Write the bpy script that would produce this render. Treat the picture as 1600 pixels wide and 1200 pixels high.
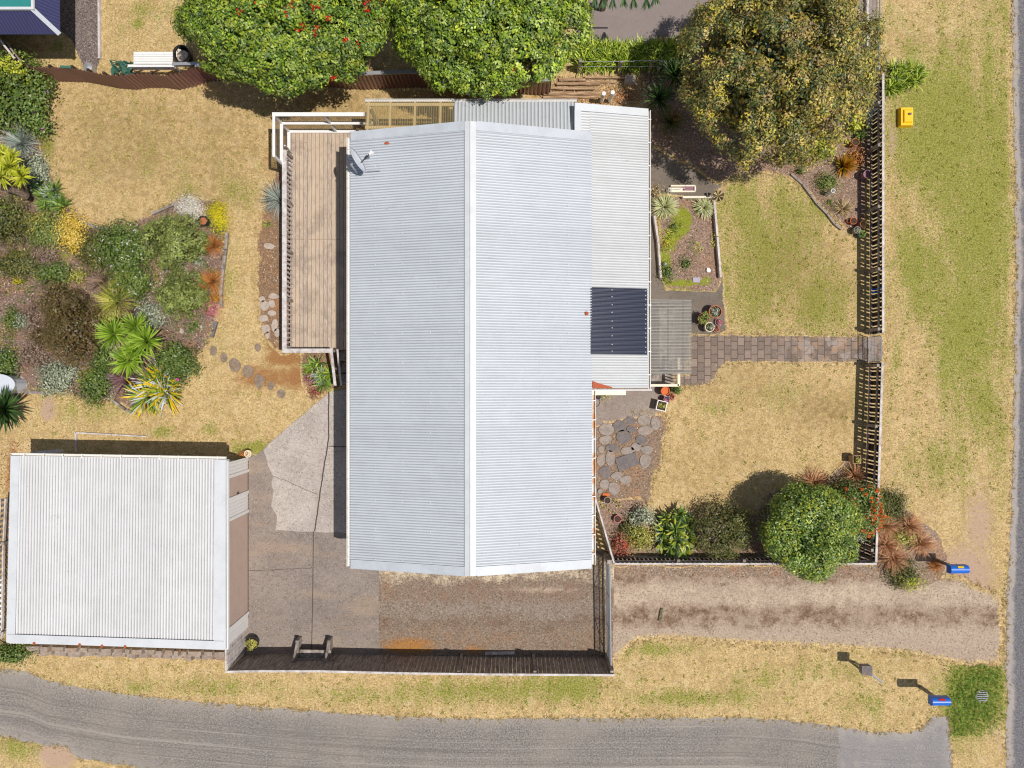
import bpy, math, random
import numpy as np
from mathutils import Vector, noise as mnoise
from mathutils.geometry import delaunay_2d_cdt

for o in list(bpy.data.objects): bpy.data.objects.remove(o)
scene = bpy.context.scene
COL = scene.collection

# ---------------------------------------------------------------- camera, sky, sun, exposure
H = 25.0                      # drone height (m)
F = 1109.0                    # focal length in photo pixels (photo 1600 x 1200)
cam_d = bpy.data.cameras.new("camera"); cam = bpy.data.objects.new("camera", cam_d); COL.objects.link(cam)
cam.location = (0, 0, H); cam.rotation_euler = (0, 0, 0)
cam_d.sensor_width = 36; cam_d.lens = F/1600*36; cam_d.clip_end = 2000
scene.camera = cam
SUN = Vector((0.40, -0.12, 1.0)).normalized()      # towards the sun
elev = math.asin(SUN.z); azim = math.atan2(SUN.x, SUN.y)
world = bpy.data.worlds.new("World"); scene.world = world; world.use_nodes = True
wn = world.node_tree; bg = wn.nodes['Background']
sky = wn.nodes.new('ShaderNodeTexSky'); sky.sky_type = 'NISHITA'; sky.sun_disc = False
sky.sun_elevation = elev; sky.sun_rotation = azim
hs_ = wn.nodes.new('ShaderNodeHueSaturation'); hs_.inputs['Saturation'].default_value = .72; wn.links.new(sky.outputs[0], hs_.inputs['Color']); wn.links.new(hs_.outputs[0], bg.inputs[0]); bg.inputs[1].default_value = 0.075
sd = bpy.data.lights.new("sun", 'SUN'); so = bpy.data.objects.new("sun", sd); COL.objects.link(so)
sd.energy = 3.8; sd.angle = math.radians(0.53); sd.color = (1.0, 0.95, 0.88)
so.rotation_euler = SUN.to_track_quat('Z', 'Y').to_euler()
so.location = (10, -3, 25)
scene.view_settings.view_transform = 'Standard'; scene.view_settings.look = 'None'
scene.view_settings.exposure = 0.0; scene.view_settings.gamma = 1
scene.render.engine = 'CYCLES'
try: scene.cycles.pixel_filter_type = 'BLACKMAN_HARRIS'; scene.cycles.filter_width = 1.15
except Exception: pass
scene.render.resolution_x = 1024; scene.render.resolution_y = 768

rng = np.random.default_rng(7); random.seed(7)

def W(px, py, z=0.0):
    k = (H-z)/F
    return ((px-800)*k, (600-py)*k, z)
def W2(px, py, z=0.0): return W(px, py, z)[:2]
def sr(r, g, b, k=1.0):
    return tuple((((c/255)/12.92) if c/255 <= .04045 else ((c/255+.055)/1.055)**2.4)*k for c in (r, g, b))

# ---------------------------------------------------------------- node helper
class NT:
    def __init__(s, name):
        s.mat = bpy.data.materials.new(name); s.mat.use_nodes = True
        s.t = s.mat.node_tree; s.t.nodes.clear()
        s.out = s.t.nodes.new('ShaderNodeOutputMaterial')
        s._geo = None
    def n(s, k): return s.t.nodes.new(k)
    def l(s, a, b):
        if isinstance(a, (int, float)): b.default_value = a
        elif isinstance(a, (tuple, list)):
            b.default_value = tuple(a)+(1.0,) if (len(a) == 3 and len(b.default_value) == 4) else tuple(a)
        else: s.t.links.new(a, b)
    def pos(s):
        if not s._geo: s._geo = s.n('ShaderNodeNewGeometry')
        return s._geo.outputs['Position']
    def obj(s):
        return s.n('ShaderNodeTexCoord').outputs['Object']
    def map(s, vec, scale=(1, 1, 1), rot=(0, 0, 0), loc=(0, 0, 0)):
        m = s.n('ShaderNodeMapping'); s.l(vec, m.inputs[0]); m.inputs['Scale'].default_value = scale
        m.inputs['Rotation'].default_value = rot; m.inputs['Location'].default_value = loc
        return m.outputs[0]
    def noise(s, scale, detail=3, rough=.6, vec=None, dist=0.0):
        x = s.n('ShaderNodeTexNoise'); s.l(vec if vec is not None else s.pos(), x.inputs['Vector'])
        x.inputs['Scale'].default_value = scale; x.inputs['Detail'].default_value = detail
        x.inputs['Roughness'].default_value = rough; x.inputs['Distortion'].default_value = dist
        return x.outputs['Fac']
    def vor(s, scale, vec=None, feat='F1', out='Distance', rnd=1.0):
        x = s.n('ShaderNodeTexVoronoi'); x.feature = feat; s.l(vec if vec is not None else s.pos(), x.inputs['Vector'])
        x.inputs['Scale'].default_value = scale; x.inputs['Randomness'].default_value = rnd
        return x.outputs[out]
    def m(s, op, a, b=0.0, c=None, clamp=False):
        x = s.n('ShaderNodeMath'); x.operation = op; x.use_clamp = clamp
        s.l(a, x.inputs[0]); s.l(b, x.inputs[1])
        if c is not None: s.l(c, x.inputs[2])
        return x.outputs[0]
    def ss(s, v, lo, hi):
        x = s.n('ShaderNodeMapRange'); x.interpolation_type = 'SMOOTHSTEP'
        s.l(v, x.inputs[0]); s.l(lo, x.inputs[1]); s.l(hi, x.inputs[2]); return x.outputs[0]
    def mix(s, f, a, b, mode='MIX'):
        x = s.n('ShaderNodeMix'); x.data_type = 'RGBA'; x.blend_type = mode; x.clamp_factor = True
        s.l(f, x.inputs[0])
        for v, i in ((a, 6), (b, 7)):
            if isinstance(v, (tuple, list)): x.inputs[i].default_value = tuple(v[:3])+(1,)
            else: s.t.links.new(v, x.inputs[i])
        return x.outputs[2]
    def ramp(s, f, stops):
        x = s.n('ShaderNodeValToRGB'); s.l(f, x.inputs[0]); e = x.color_ramp.elements
        while len(e) < len(stops): e.new(.5)
        for i, (p, c) in enumerate(stops): e[i].position = p; e[i].color = tuple(c)+(1,)
        return x.outputs[0]
    def attr(s, name):
        x = s.n('ShaderNodeAttribute'); x.attribute_name = name; return x
    def attr4(s, name):
        a = s.attr(name); q = s.n('ShaderNodeSeparateColor'); s.t.links.new(a.outputs['Color'], q.inputs[0])
        return q.outputs[0], q.outputs[1], q.outputs[2], a.outputs['Alpha']
    def sep(s, v):
        x = s.n('ShaderNodeSeparateXYZ'); s.l(v, x.inputs[0]); return x.outputs
    def comb(s, a, b, c):
        x = s.n('ShaderNodeCombineXYZ'); s.l(a, x.inputs[0]); s.l(b, x.inputs[1]); s.l(c, x.inputs[2]); return x.outputs[0]
    def bump(s, h, strength=.5, dist=.02):
        x = s.n('ShaderNodeBump'); s.l(h, x.inputs['Height']); x.inputs['Strength'].default_value = strength
        x.inputs['Distance'].default_value = dist; return x.outputs[0]
    def fin(s, col, rough=.8, metal=0.0, bump=None, spec=.5, trans=None, tl=0.0, tlcol=None):
        b = s.n('ShaderNodeBsdfPrincipled'); s.l(col, b.inputs['Base Color']); s.l(rough, b.inputs['Roughness'])
        b.inputs['Metallic'].default_value = metal; b.inputs['Specular IOR Level'].default_value = spec
        if bump is not None: s.l(bump, b.inputs['Normal'])
        o = b.outputs[0]
        if tl:
            t = s.n('ShaderNodeBsdfTranslucent'); s.l(tlcol if tlcol is not None else col, t.inputs[0])
            x = s.n('ShaderNodeMixShader'); x.inputs[0].default_value = tl
            s.l(o, x.inputs[1]); s.l(t.outputs[0], x.inputs[2]); o = x.outputs[0]
        if trans is not None:
            t = s.n('ShaderNodeBsdfTransparent'); t.inputs[0].default_value = tuple(trans[1])+(1,)
            x = s.n('ShaderNodeMixShader'); s.l(trans[0], x.inputs[0])
            s.l(o, x.inputs[1]); s.l(t.outputs[0], x.inputs[2]); o = x.outputs[0]
        s.t.links.new(o, s.out.inputs[0])
        return s.mat

# ---------------------------------------------------------------- materials: ground
DRY1, DRY2, DRY3 = sr(220, 190, 138), sr(190, 160, 108), sr(150, 124, 84)
GRN1, GRN2 = sr(156, 156, 62), sr(110, 126, 42)
def lawn_col(n):
    g, p, b, a = n.attr4('M')
    big = n.noise(.9, 4, .65); mid = n.noise(5, 4, .7); fine = n.noise(15, 3, .8); vf = n.noise(34, 2, .8)
    f = n.m('MULTIPLY_ADD', fine, .75, n.m('MULTIPLY', vf, .75)); f = n.m('SUBTRACT', f, .25)
    c = n.ramp(f, [(.28, sr(128, 106, 76)), (.43, DRY2), (.56, DRY1), (.74, sr(238, 218, 184))])
    c = n.mix(n.ss(mid, .45, .6), c, n.mix(.5, c, sr(150, 132, 88)))
    c = n.mix(n.m('MULTIPLY', n.ss(n.noise(1.1, 6, .78, vec=n.map(n.pos(), loc=(14, 83, 8))), .47, .62), .28), c, sr(156, 128, 86))
    c = n.mix(n.m('MULTIPLY', n.ss(n.noise(2.1, 5, .75, vec=n.map(n.pos(), loc=(40, 3, 8))), .5, .66), .5), c, sr(220, 196, 152))
    # green growth
    gg = n.m('MULTIPLY', g, 1.15); t = n.m('ADD', n.m('MULTIPLY_ADD', n.noise(5.0, 6, .8), 1.9, -.80), n.m('MULTIPLY_ADD', n.noise(1.0, 5, .75, vec=n.map(n.pos(), loc=(2, 61, 8), scale=(1.6, .5, 1))), 1.5, -.72))
    t = n.m('ADD', t, n.m('MULTIPLY', n.m('SUBTRACT', fine, .5), 1.1))
    gm = n.ss(n.m('SUBTRACT', gg, t), -.12, .5)
    gc = n.ramp(f, [(.25, sr(84, 92, 32)), (.45, GRN2), (.6, GRN1), (.8, sr(196, 188, 104))])
    c = n.mix(n.m('MULTIPLY', gm, .82), c, gc)
    wd = n.m('MULTIPLY', n.ss(n.noise(7, 4, .8, vec=n.map(n.pos(), loc=(71, 3, 8))), .66, .72), n.ss(n.noise(.5, 3, .5, vec=n.map(n.pos(), loc=(5, 33, 8))), .42, .6))
    c = n.mix(n.m('MULTIPLY', wd, .7), c, sr(112, 118, 58))
    # olive tone
    c = n.mix(n.m('MULTIPLY', b, n.ss(n.m('ADD', mid, n.m('MULTIPLY', fine, .5)), .5, .85)), c, sr(140, 116, 72))
    # bleached bare soil
    pm = n.ss(n.m('ADD', p, n.m('MULTIPLY', n.m('SUBTRACT', n.noise(7, 4, .75), .5), .9)), .32, .68)
    soil = n.ramp(n.noise(40, 3, .8), [(.3, sr(140, 112, 92)), (.5, sr(188, 158, 134)), (.7, sr(222, 200, 178))])
    c = n.mix(pm, c, soil)
    # orange-brown moss / litter
    am = n.ss(n.m('ADD', n.m('SUBTRACT', 1.0, a), n.m('MULTIPLY', n.m('SUBTRACT', n.noise(4, 5, .75), .5), 1.0)), .3, .75)
    lit = n.ramp(n.noise(34, 3, .8), [(.3, sr(104, 70, 46)), (.5, sr(160, 112, 66)), (.72, sr(212, 176, 130))])
    c = n.mix(am, c, lit)
    return c, f
def edge_mix(n, c, width=1.0):
    e = n.attr('edge').outputs['Fac']
    t = n.m('ADD', e, n.m('MULTIPLY', n.m('SUBTRACT', n.noise(9, 5, .8), .5), 1.5))
    lc, _ = lawn_col(n)
    return n.mix(n.ss(t, .62*width, .8*width), c, lc)

def M_lawn():
    n = NT('dry_grass'); c, f = lawn_col(n)
    return n.fin(c, .95, bump=n.bump(f, .9, .03), spec=.15)
def speck(n, c, scale, dark, light, amt=.5):
    a = n.noise(scale, 2, .8); c = n.mix(n.m('MULTIPLY', n.ss(a, .56, .68), amt), c, light)
    b = n.noise(scale*1.27, 2, .8, vec=n.map(n.pos(), loc=(31, 17, 5)))
    return n.mix(n.m('MULTIPLY', n.ss(b, .56, .68), amt), c, dark)
def M_concrete(name, a, b, d, spk=.5, soft=0, banded=0):
    n = NT(name); big = n.noise(.8, 5, .65); mid = n.noise(6, 5, .75)
    c = n.mix(n.ss(big, .3, .7), a, b); c = n.mix(n.m('MULTIPLY', n.ss(mid, .48, .72), .6), c, d)
    if banded:
        bd = n.noise(1.0, 4, .6, vec=n.map(n.pos(), scale=(.25, 1.1, 1)))
        c = n.mix(n.m('MULTIPLY', n.ss(bd, .5, .68), .55), c, sr(168, 146, 124))
    c = speck(n, c, 17, tuple(x*.45 for x in d), tuple(min(1, x*1.35) for x in a), spk)
    if soft: c = edge_mix(n, c)
    return n.fin(c, .9, bump=n.bump(n.noise(45, 3, .7), .35, .01), spec=.2)
def M_gravel(name, cols, bands=None, soft=1, lines=None):
    n = NT(name); x, y, z = n.sep(n.pos())
    f = n.m('ADD', n.m('MULTIPLY', n.noise(15, 3, .85), .6), n.m('MULTIPLY', n.noise(36, 2, .85), .4))
    c = n.ramp(f, [(.32, cols[0]), (.47, cols[1]), (.6, cols[2]), (.75, cols[3])])
    if bands:
        warp = n.m('MULTIPLY', n.m('SUBTRACT', n.noise(.9, 9, .82), .5), 1.9)
        yy = n.m('ADD', y, warp)
        for (yc, hw, col, amt) in bands:
            d = n.m('ABSOLUTE', n.m('SUBTRACT', yy, yc))
            k = n.m('SUBTRACT', 1.0, n.ss(d, hw*.35, hw))
            k = n.m('MULTIPLY', k, n.ss(n.m('ADD', n.noise(3.4, 6, .82), n.m('MULTIPLY', f, .6)), .66, .9))
            k = n.m('MULTIPLY', k, n.m('MULTIPLY_ADD', n.ss(n.noise(1.5, 6, .75, vec=n.map(n.pos(), loc=(yc*3, 7, 1))), .42, .58), .75, .25))
            c = n.mix(n.m('MULTIPLY', k, amt, clamp=True), c, n.mix(.55, n.mix(f, tuple(v*.5 for v in col), tuple(min(1, v*1.6) for v in col)), col))
    g, p, b, a = n.attr4('M')
    gm = n.ss(n.m('ADD', g, n.m('MULTIPLY', n.m('SUBTRACT', n.noise(8, 5, .8), .5), 1.2)), .45, .8)
    c = n.mix(gm, c, n.mix(f, sr(96, 92, 20), sr(186, 168, 60)))
    om = n.ss(n.m('ADD', b, n.m('MULTIPLY', n.m('SUBTRACT', n.noise(6, 5, .8), .5), 1.2)), .45, .85)
    c = n.mix(n.m('MULTIPLY', om, .8), c, n.mix(f, sr(120, 72, 24), sr(206, 146, 70)))
    pm = n.ss(n.m('ADD', p, n.m('MULTIPLY', n.m('SUBTRACT', n.noise(5, 5, .8), .5), 1.1)), .45, .85)
    c = n.mix(n.m('MULTIPLY', pm, .8), c, n.mix(f, sr(150, 128, 112), sr(226, 206, 184)))
    if soft: c = edge_mix(n, c)
    return n.fin(c, .95, bump=n.bump(f, .8, .02), spec=.15)
def M_road_lower():
    n = NT('worn_chipseal'); v = n.attr('vv').outputs['Fac']; x, y, z = n.sep(n.pos())
    f = n.m('ADD', n.m('MULTIPLY', n.noise(16, 3, .85), .5), n.m('MULTIPLY', n.noise(38, 2, .85), .5))
    c = n.ramp(f, [(.38, sr(84, 79, 75)), (.5, sr(128, 122, 117)), (.62, sr(172, 165, 158))])
    c = n.mix(n.m('MULTIPLY', n.ss(n.noise(.6, 4, .6), .35, .7), .4), c, sr(160, 150, 140))
    st = n.noise(1.0, 3, .7, vec=n.comb(n.m('MULTIPLY', x, .03), n.m('MULTIPLY', v, 4.5), 0.0))
    st2 = n.noise(1.0, 2, .6, vec=n.comb(n.m('MULTIPLY', x, .08), n.m('MULTIPLY', v, 12), 3.0))
    zone = n.m('MULTIPLY', n.ss(v, .45, .8), n.m('SUBTRACT', 1.0, n.ss(v, 1.9, 2.4)))
    c = n.mix(n.m('MULTIPLY', zone, n.m('MULTIPLY', n.ss(st2, .5, .62), .42)), c, sr(98, 92, 88))
    c = n.mix(n.m('MULTIPLY', n.ss(st, .54, .66), .3), c, sr(190, 182, 172))
    patch = n.ss(n.m('ADD', x, n.m('MULTIPLY', n.noise(3, 3, .6), .5)), 11.7, 11.8)
    pc = n.ramp(n.noise(20, 5, .8), [(.35, sr(116, 113, 116)), (.5, sr(142, 139, 142)), (.65, sr(170, 166, 168))])
    pc = n.mix(n.m('MULTIPLY', n.ss(n.noise(1.1, 5, .8), .5, .65), .7), pc, sr(178, 170, 162))
    c = n.mix(n.m('MULTIPLY', patch, .55), c, pc)
    e = n.attr('edge').outputs['Fac']
    c = n.mix(n.m('MULTIPLY', e, .3), c, sr(190, 180, 168))
    return n.fin(c, .92, bump=n.bump(f, .6, .01), spec=.2)
def M_road_right():
    n = NT('dark_chipseal'); x, y, z = n.sep(n.pos())
    f = n.noise(18, 3, .9)
    c = n.ramp(f, [(.3, sr(70, 68, 72)), (.5, sr(112, 110, 113)), (.7, sr(146, 143, 144))])
    e = n.attr('edge').outputs['Fac']
    k = n.ss(n.m('ADD', e, n.m('MULTIPLY', n.m('SUBTRACT', n.noise(3, 5, .8), .5), .7)), .3, .6)
    c = n.mix(n.m('MULTIPLY', k, .85), c, n.mix(f, sr(140, 132, 128), sr(196, 186, 176)))
    return n.fin(c, .92, bump=n.bump(f, .6, .01), spec=.2)
def M_mulch(name, a, b, cc, litter=.5, orange=.3, em=True):
    n = NT(name); f = n.m('ADD', n.m('MULTIPLY', n.noise(14, 4, .88), .6), n.m('MULTIPLY', n.noise(34, 2, .85), .4))
    c = n.ramp(f, [(.33, tuple(v*.5 for v in a)), (.46, a), (.56, b), (.7, cc)])
    c = n.mix(n.m('MULTIPLY', n.ss(n.noise(1.3, 5, .7), .48, .65), orange), c, n.mix(f, sr(110, 64, 34), sr(224, 166, 116)))
    c = n.mix(n.m('MULTIPLY', n.ss(n.noise(1.0, 5, .7, vec=n.map(n.pos(), loc=(9, 4, 2))), .5, .7), .5), c, n.mix(f, sr(86, 66, 52), sr(170, 140, 116)))
    w = n.vor(34); c = n.mix(n.m('MULTIPLY', n.m('SUBTRACT', 1.0, n.ss(w, .12, .22)), litter), c, sr(232, 214, 200))
    g, p, b2, al = n.attr4('M')
    gm = n.ss(n.m('ADD', g, n.m('MULTIPLY', n.m('SUBTRACT', n.noise(6, 5, .8), .5), 1.2)), .45, .7)
    c = n.mix(gm, c, n.mix(f, sr(80, 92, 16), sr(176, 182, 70)))
    if em: c = edge_mix(n, c)
    return n.fin(c, .95, bump=n.bump(f, 1.0, .04), spec=.15)
def M_brick():
    n = NT('brick_pavers'); b = n.n('ShaderNodeTexBrick'); n.l(n.map(n.pos(), rot=(0, 0, math.pi/2), loc=(0, .05, 0)), b.inputs[0])
    n.l(sr(116, 102, 94), b.inputs['Color1']); n.l(sr(150, 132, 120), b.inputs['Color2']); n.l(sr(96, 82, 70), b.inputs['Mortar'])
    b.inputs['Scale'].default_value = 1; b.inputs['Brick Width'].default_value = .30; b.inputs['Row Height'].default_value = .235
    b.inputs['Mortar Size'].default_value = .014; b.inputs['Bias'].default_value = 0
    c = b.outputs[0]; x, y, z = n.sep(n.pos())
    wt = n.vor(3.4, out='Color'); wv = n.sep(wt)[0]
    c = n.mix(n.m('MULTIPLY', n.m('MULTIPLY', n.ss(wv, .68, .72), n.ss(x, 9.0, 10.5)), .32), c, sr(190, 180, 174))
    c = n.mix(n.m('MULTIPLY', n.m('MULTIPLY', n.ss(n.noise(2.2, 4, .7), .5, .62), n.ss(x, 8.5, 10)), .6), c, sr(176, 140, 108))
    f = n.noise(34, 4, .85); c = n.mix(n.m('MULTIPLY', n.ss(f, .5, .7), .4), c, sr(206, 190, 172)); c = n.mix(n.m('MULTIPLY', n.ss(n.noise(24, 4, .8, vec=n.map(n.pos(), loc=(5, 9, 1))), .52, .7), .45), c, sr(84, 70, 60))
    c = edge_mix(n, c, 1.15)
    return n.fin(c, .92, bump=n.bump(n.m('ADD', n.m('MULTIPLY', b.outputs[1], -1.0), n.m('MULTIPLY', f, .3)), .6, .02), spec=.2)

# ---------------------------------------------------------------- materials: objects
def M_plain(name, col, rough=.6, var=.25, scale=8, metal=0, spec=.5, bump=.15):
    n = NT(name); o = n.obj(); f = n.noise(scale, 5, .7, vec=o); g = n.noise(scale*6, 3, .7, vec=n.map(o, loc=(3, 1, 7)))
    c = n.mix(n.m('MULTIPLY', n.ss(f, .4, .7), var), col, tuple(v*.55 for v in col))
    c = n.mix(n.m('MULTIPLY', n.ss(g, .5, .75), var*.6), c, tuple(min(1, v*1.3+.03) for v in col))
    return n.fin(c, rough, metal, bump=n.bump(g, bump, .01), spec=spec)
def M_wood(name, a, b, d, stretch=(14, 1.2, 14), rough=.85):
    n = NT(name); o = n.obj(); f = n.noise(1.6, 5, .7, vec=n.map(o, scale=stretch)); g = n.noise(3, 4, .7, vec=o)
    c = n.ramp(f, [(.32, d), (.5, a), (.68, b)])
    c = n.mix(n.m('MULTIPLY', n.ss(g, .45, .7), .35), c, d)
    return n.fin(c, rough, bump=n.bump(f, .4, .01), spec=.25)
def M_deck():
    n = NT('deck_timber'); x, y, z = n.sep(n.pos()); bw = .138
    u = n.m('DIVIDE', n.m('ADD', x, 20.0), bw); idx = n.m('FLOOR', u); fr = n.m('FRACT', u)
    wn_ = n.n('ShaderNodeTexWhiteNoise'); wn_.noise_dimensions = '1D'; n.l(idx, wn_.inputs['W']); r = wn_.outputs[0]
    seg = n.m('FLOOR', n.m('DIVIDE', n.m('ADD', y, n.m('MULTIPLY', n.m('GREATER_THAN', r, .72), 1.3)), 4.62))
    w2 = n.n('ShaderNodeTexWhiteNoise'); w2.noise_dimensions = '2D'; n.l(n.comb(idx, seg, 0.0), w2.inputs['Vector'])
    f = n.noise(1.0, 5, .75, vec=n.comb(n.m('MULTIPLY', x, 42), n.m('MULTIPLY', y, 3.0), n.m('MULTIPLY', idx, 3.1)))
    c = n.ramp(f, [(.3, sr(134, 120, 108)), (.5, sr(182, 164, 147)), (.7, sr(214, 200, 184))])
    c = n.mix(n.m('MULTIPLY', n.m('SUBTRACT', w2.outputs[0], .2), .75, clamp=True), c, sr(204, 182, 156))
    c = n.mix(n.m('MULTIPLY', n.ss(n.noise(1.1, 6, .78), .46, .64), .55), c, sr(140, 126, 116))
    d = n.m('ABSOLUTE', n.m('SUBTRACT', fr, .5)); c = n.mix(n.ss(d, .455, .485), c, sr(92, 70, 54))
    yy = n.m('FRACT', n.m('DIVIDE', n.m('ADD', n.m('ADD', y, -.35), n.m('MULTIPLY', n.m('GREATER_THAN', r, .72), 1.3)), 4.62))
    c = n.mix(n.m('SUBTRACT', 1.0, n.ss(yy, .001, .004)), c, sr(130, 104, 84))
    return n.fin(c, .85, bump=n.bump(n.m('SUBTRACT', n.m('MULTIPLY', f, .3), n.ss(d, .44, .49)), .6, .01), spec=.2)
def M_roof(name, col, valley_shade=.35, rough=.42, spots=True, metal=0.0, spec=.5, stains=.2, seam=None, shade_col=None, sheetax=None, edge_rust=None):
    n = NT(name); v = n.attr('val').outputs['Fac']
    f = n.noise(.7, 5, .65); c = n.mix(n.m('MULTIPLY', n.ss(f, .35, .7), .35), col, tuple(x*.86 for x in col))
    g = n.noise(9, 4, .75); c = n.mix(n.m('MULTIPLY', n.ss(g, .52, .72), stains), c, tuple(x*y for x, y in zip(col, (.78, .76, .72))))
    X, Y, Z = n.sep(n.pos())
    if sheetax:
        a_ax = Y if sheetax == 'y' else X; o_ax = X if sheetax == 'y' else Y
        wv = n.n('ShaderNodeTexWhiteNoise'); wv.noise_dimensions = '1D'; n.l(n.m('FLOOR', n.m('DIVIDE', n.m('ADD', a_ax, 40.0), .76)), wv.inputs['W'])
        c = n.mix(n.m('MULTIPLY', wv.outputs[0], .42), c, tuple(q*.80 for q in col))
        stv = n.comb(n.m('MULTIPLY', a_ax, 7.0), n.m('MULTIPLY', o_ax, .5), 0.0)
        c = n.mix(n.m('MULTIPLY', n.ss(n.noise(1.0, 4, .7, vec=stv), .5, .7), .45), c, tuple(q*y for q, y in zip(col, (.76, .74, .70))))
        sp = n.noise(3.0, 4, .85); c = n.mix(n.m('MULTIPLY', n.ss(sp, .66, .72), .45), c, sr(150, 140, 126))
    dd = n.m('MULTIPLY', n.m('SUBTRACT', 1.0, n.ss(v, .05, .55)), n.m('MULTIPLY_ADD', n.noise(2.0, 4, .7), .8, valley_shade*.6 if valley_shade > .3 else valley_shade*.3))  # rib valleys painted darker: the shade between ribs is put into the colour
    c = n.mix(n.m('MULTIPLY', dd, valley_shade*1.5, clamp=True), c, shade_col or tuple(x*.42 for x in col))
    if seam:
        x, y, z = n.sep(n.pos()); ax = x if seam[0] == 'x' else y
        u = n.m('FRACT', n.m('DIVIDE', n.m('ADD', ax, 40.0), seam[1]))
        c = n.mix(n.m('MULTIPLY', n.m('SUBTRACT', 1.0, n.ss(u, .008, .02)), .3), c, tuple(x*.6 for x in col))
    return n.fin(c, rough, metal, bump=n.bump(g, .08, .01), spec=spec)
def M_translucent(name, col, tr, amount, rough=.3):
    n = NT(name); v = n.attr('val').outputs['Fac']; g = n.noise(5, 4, .75)
    c = n.mix(n.m('MULTIPLY', n.ss(g, .4, .7), .4), col, tuple(x*.6 for x in col))
    k = n.m('SUBTRACT', amount, n.m('MULTIPLY', n.m('SUBTRACT', 1.0, n.ss(v, 0.0, .4)), .38))
    return n.fin(c, rough, trans=(k, tr), spec=.5, tl=.35)
def M_leaf(name, rough=.5, tl=.2, spec=.4):
    n = NT(name); c = n.attr('Col').outputs['Color']
    tc = n.mix(.5, c, (.20, .26, .02), 'MIX')
    return n.fin(c, rough, spec=spec, tl=tl, tlcol=tc)
def M_soil(): return M_plain('potting_soil', sr(74, 58, 46), .95, .5, 30, bump=.8)
def M_rust_gutter():
    n = NT('gutter_metal'); f = n.noise(1.4, 4, .7); x, y, z = n.sep(n.pos())
    c = n.mix(n.m('MULTIPLY', n.ss(f, .48, .62), .8), sr(224, 222, 216), sr(206, 140, 70))
    return n.fin(c, .6)
def M_stone(name, a, b, d):
    n = NT(name); o = n.pos(); f = n.noise(7, 5, .75, vec=o); g = n.noise(36, 3, .8, vec=o)
    c = n.mix(n.ss(f, .38, .64), a, b); c = n.mix(n.m('MULTIPLY', n.ss(g, .5, .7), .6), c, d)
    c = n.mix(n.m('MULTIPLY', n.ss(n.noise(3.3, 5, .8, vec=o), .56, .66), .75), c, sr(172, 128, 88))
    return n.fin(c, .9, bump=n.bump(n.m('ADD', f, n.m('MULTIPLY', g, .4)), .6, .03), spec=.2)

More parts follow.
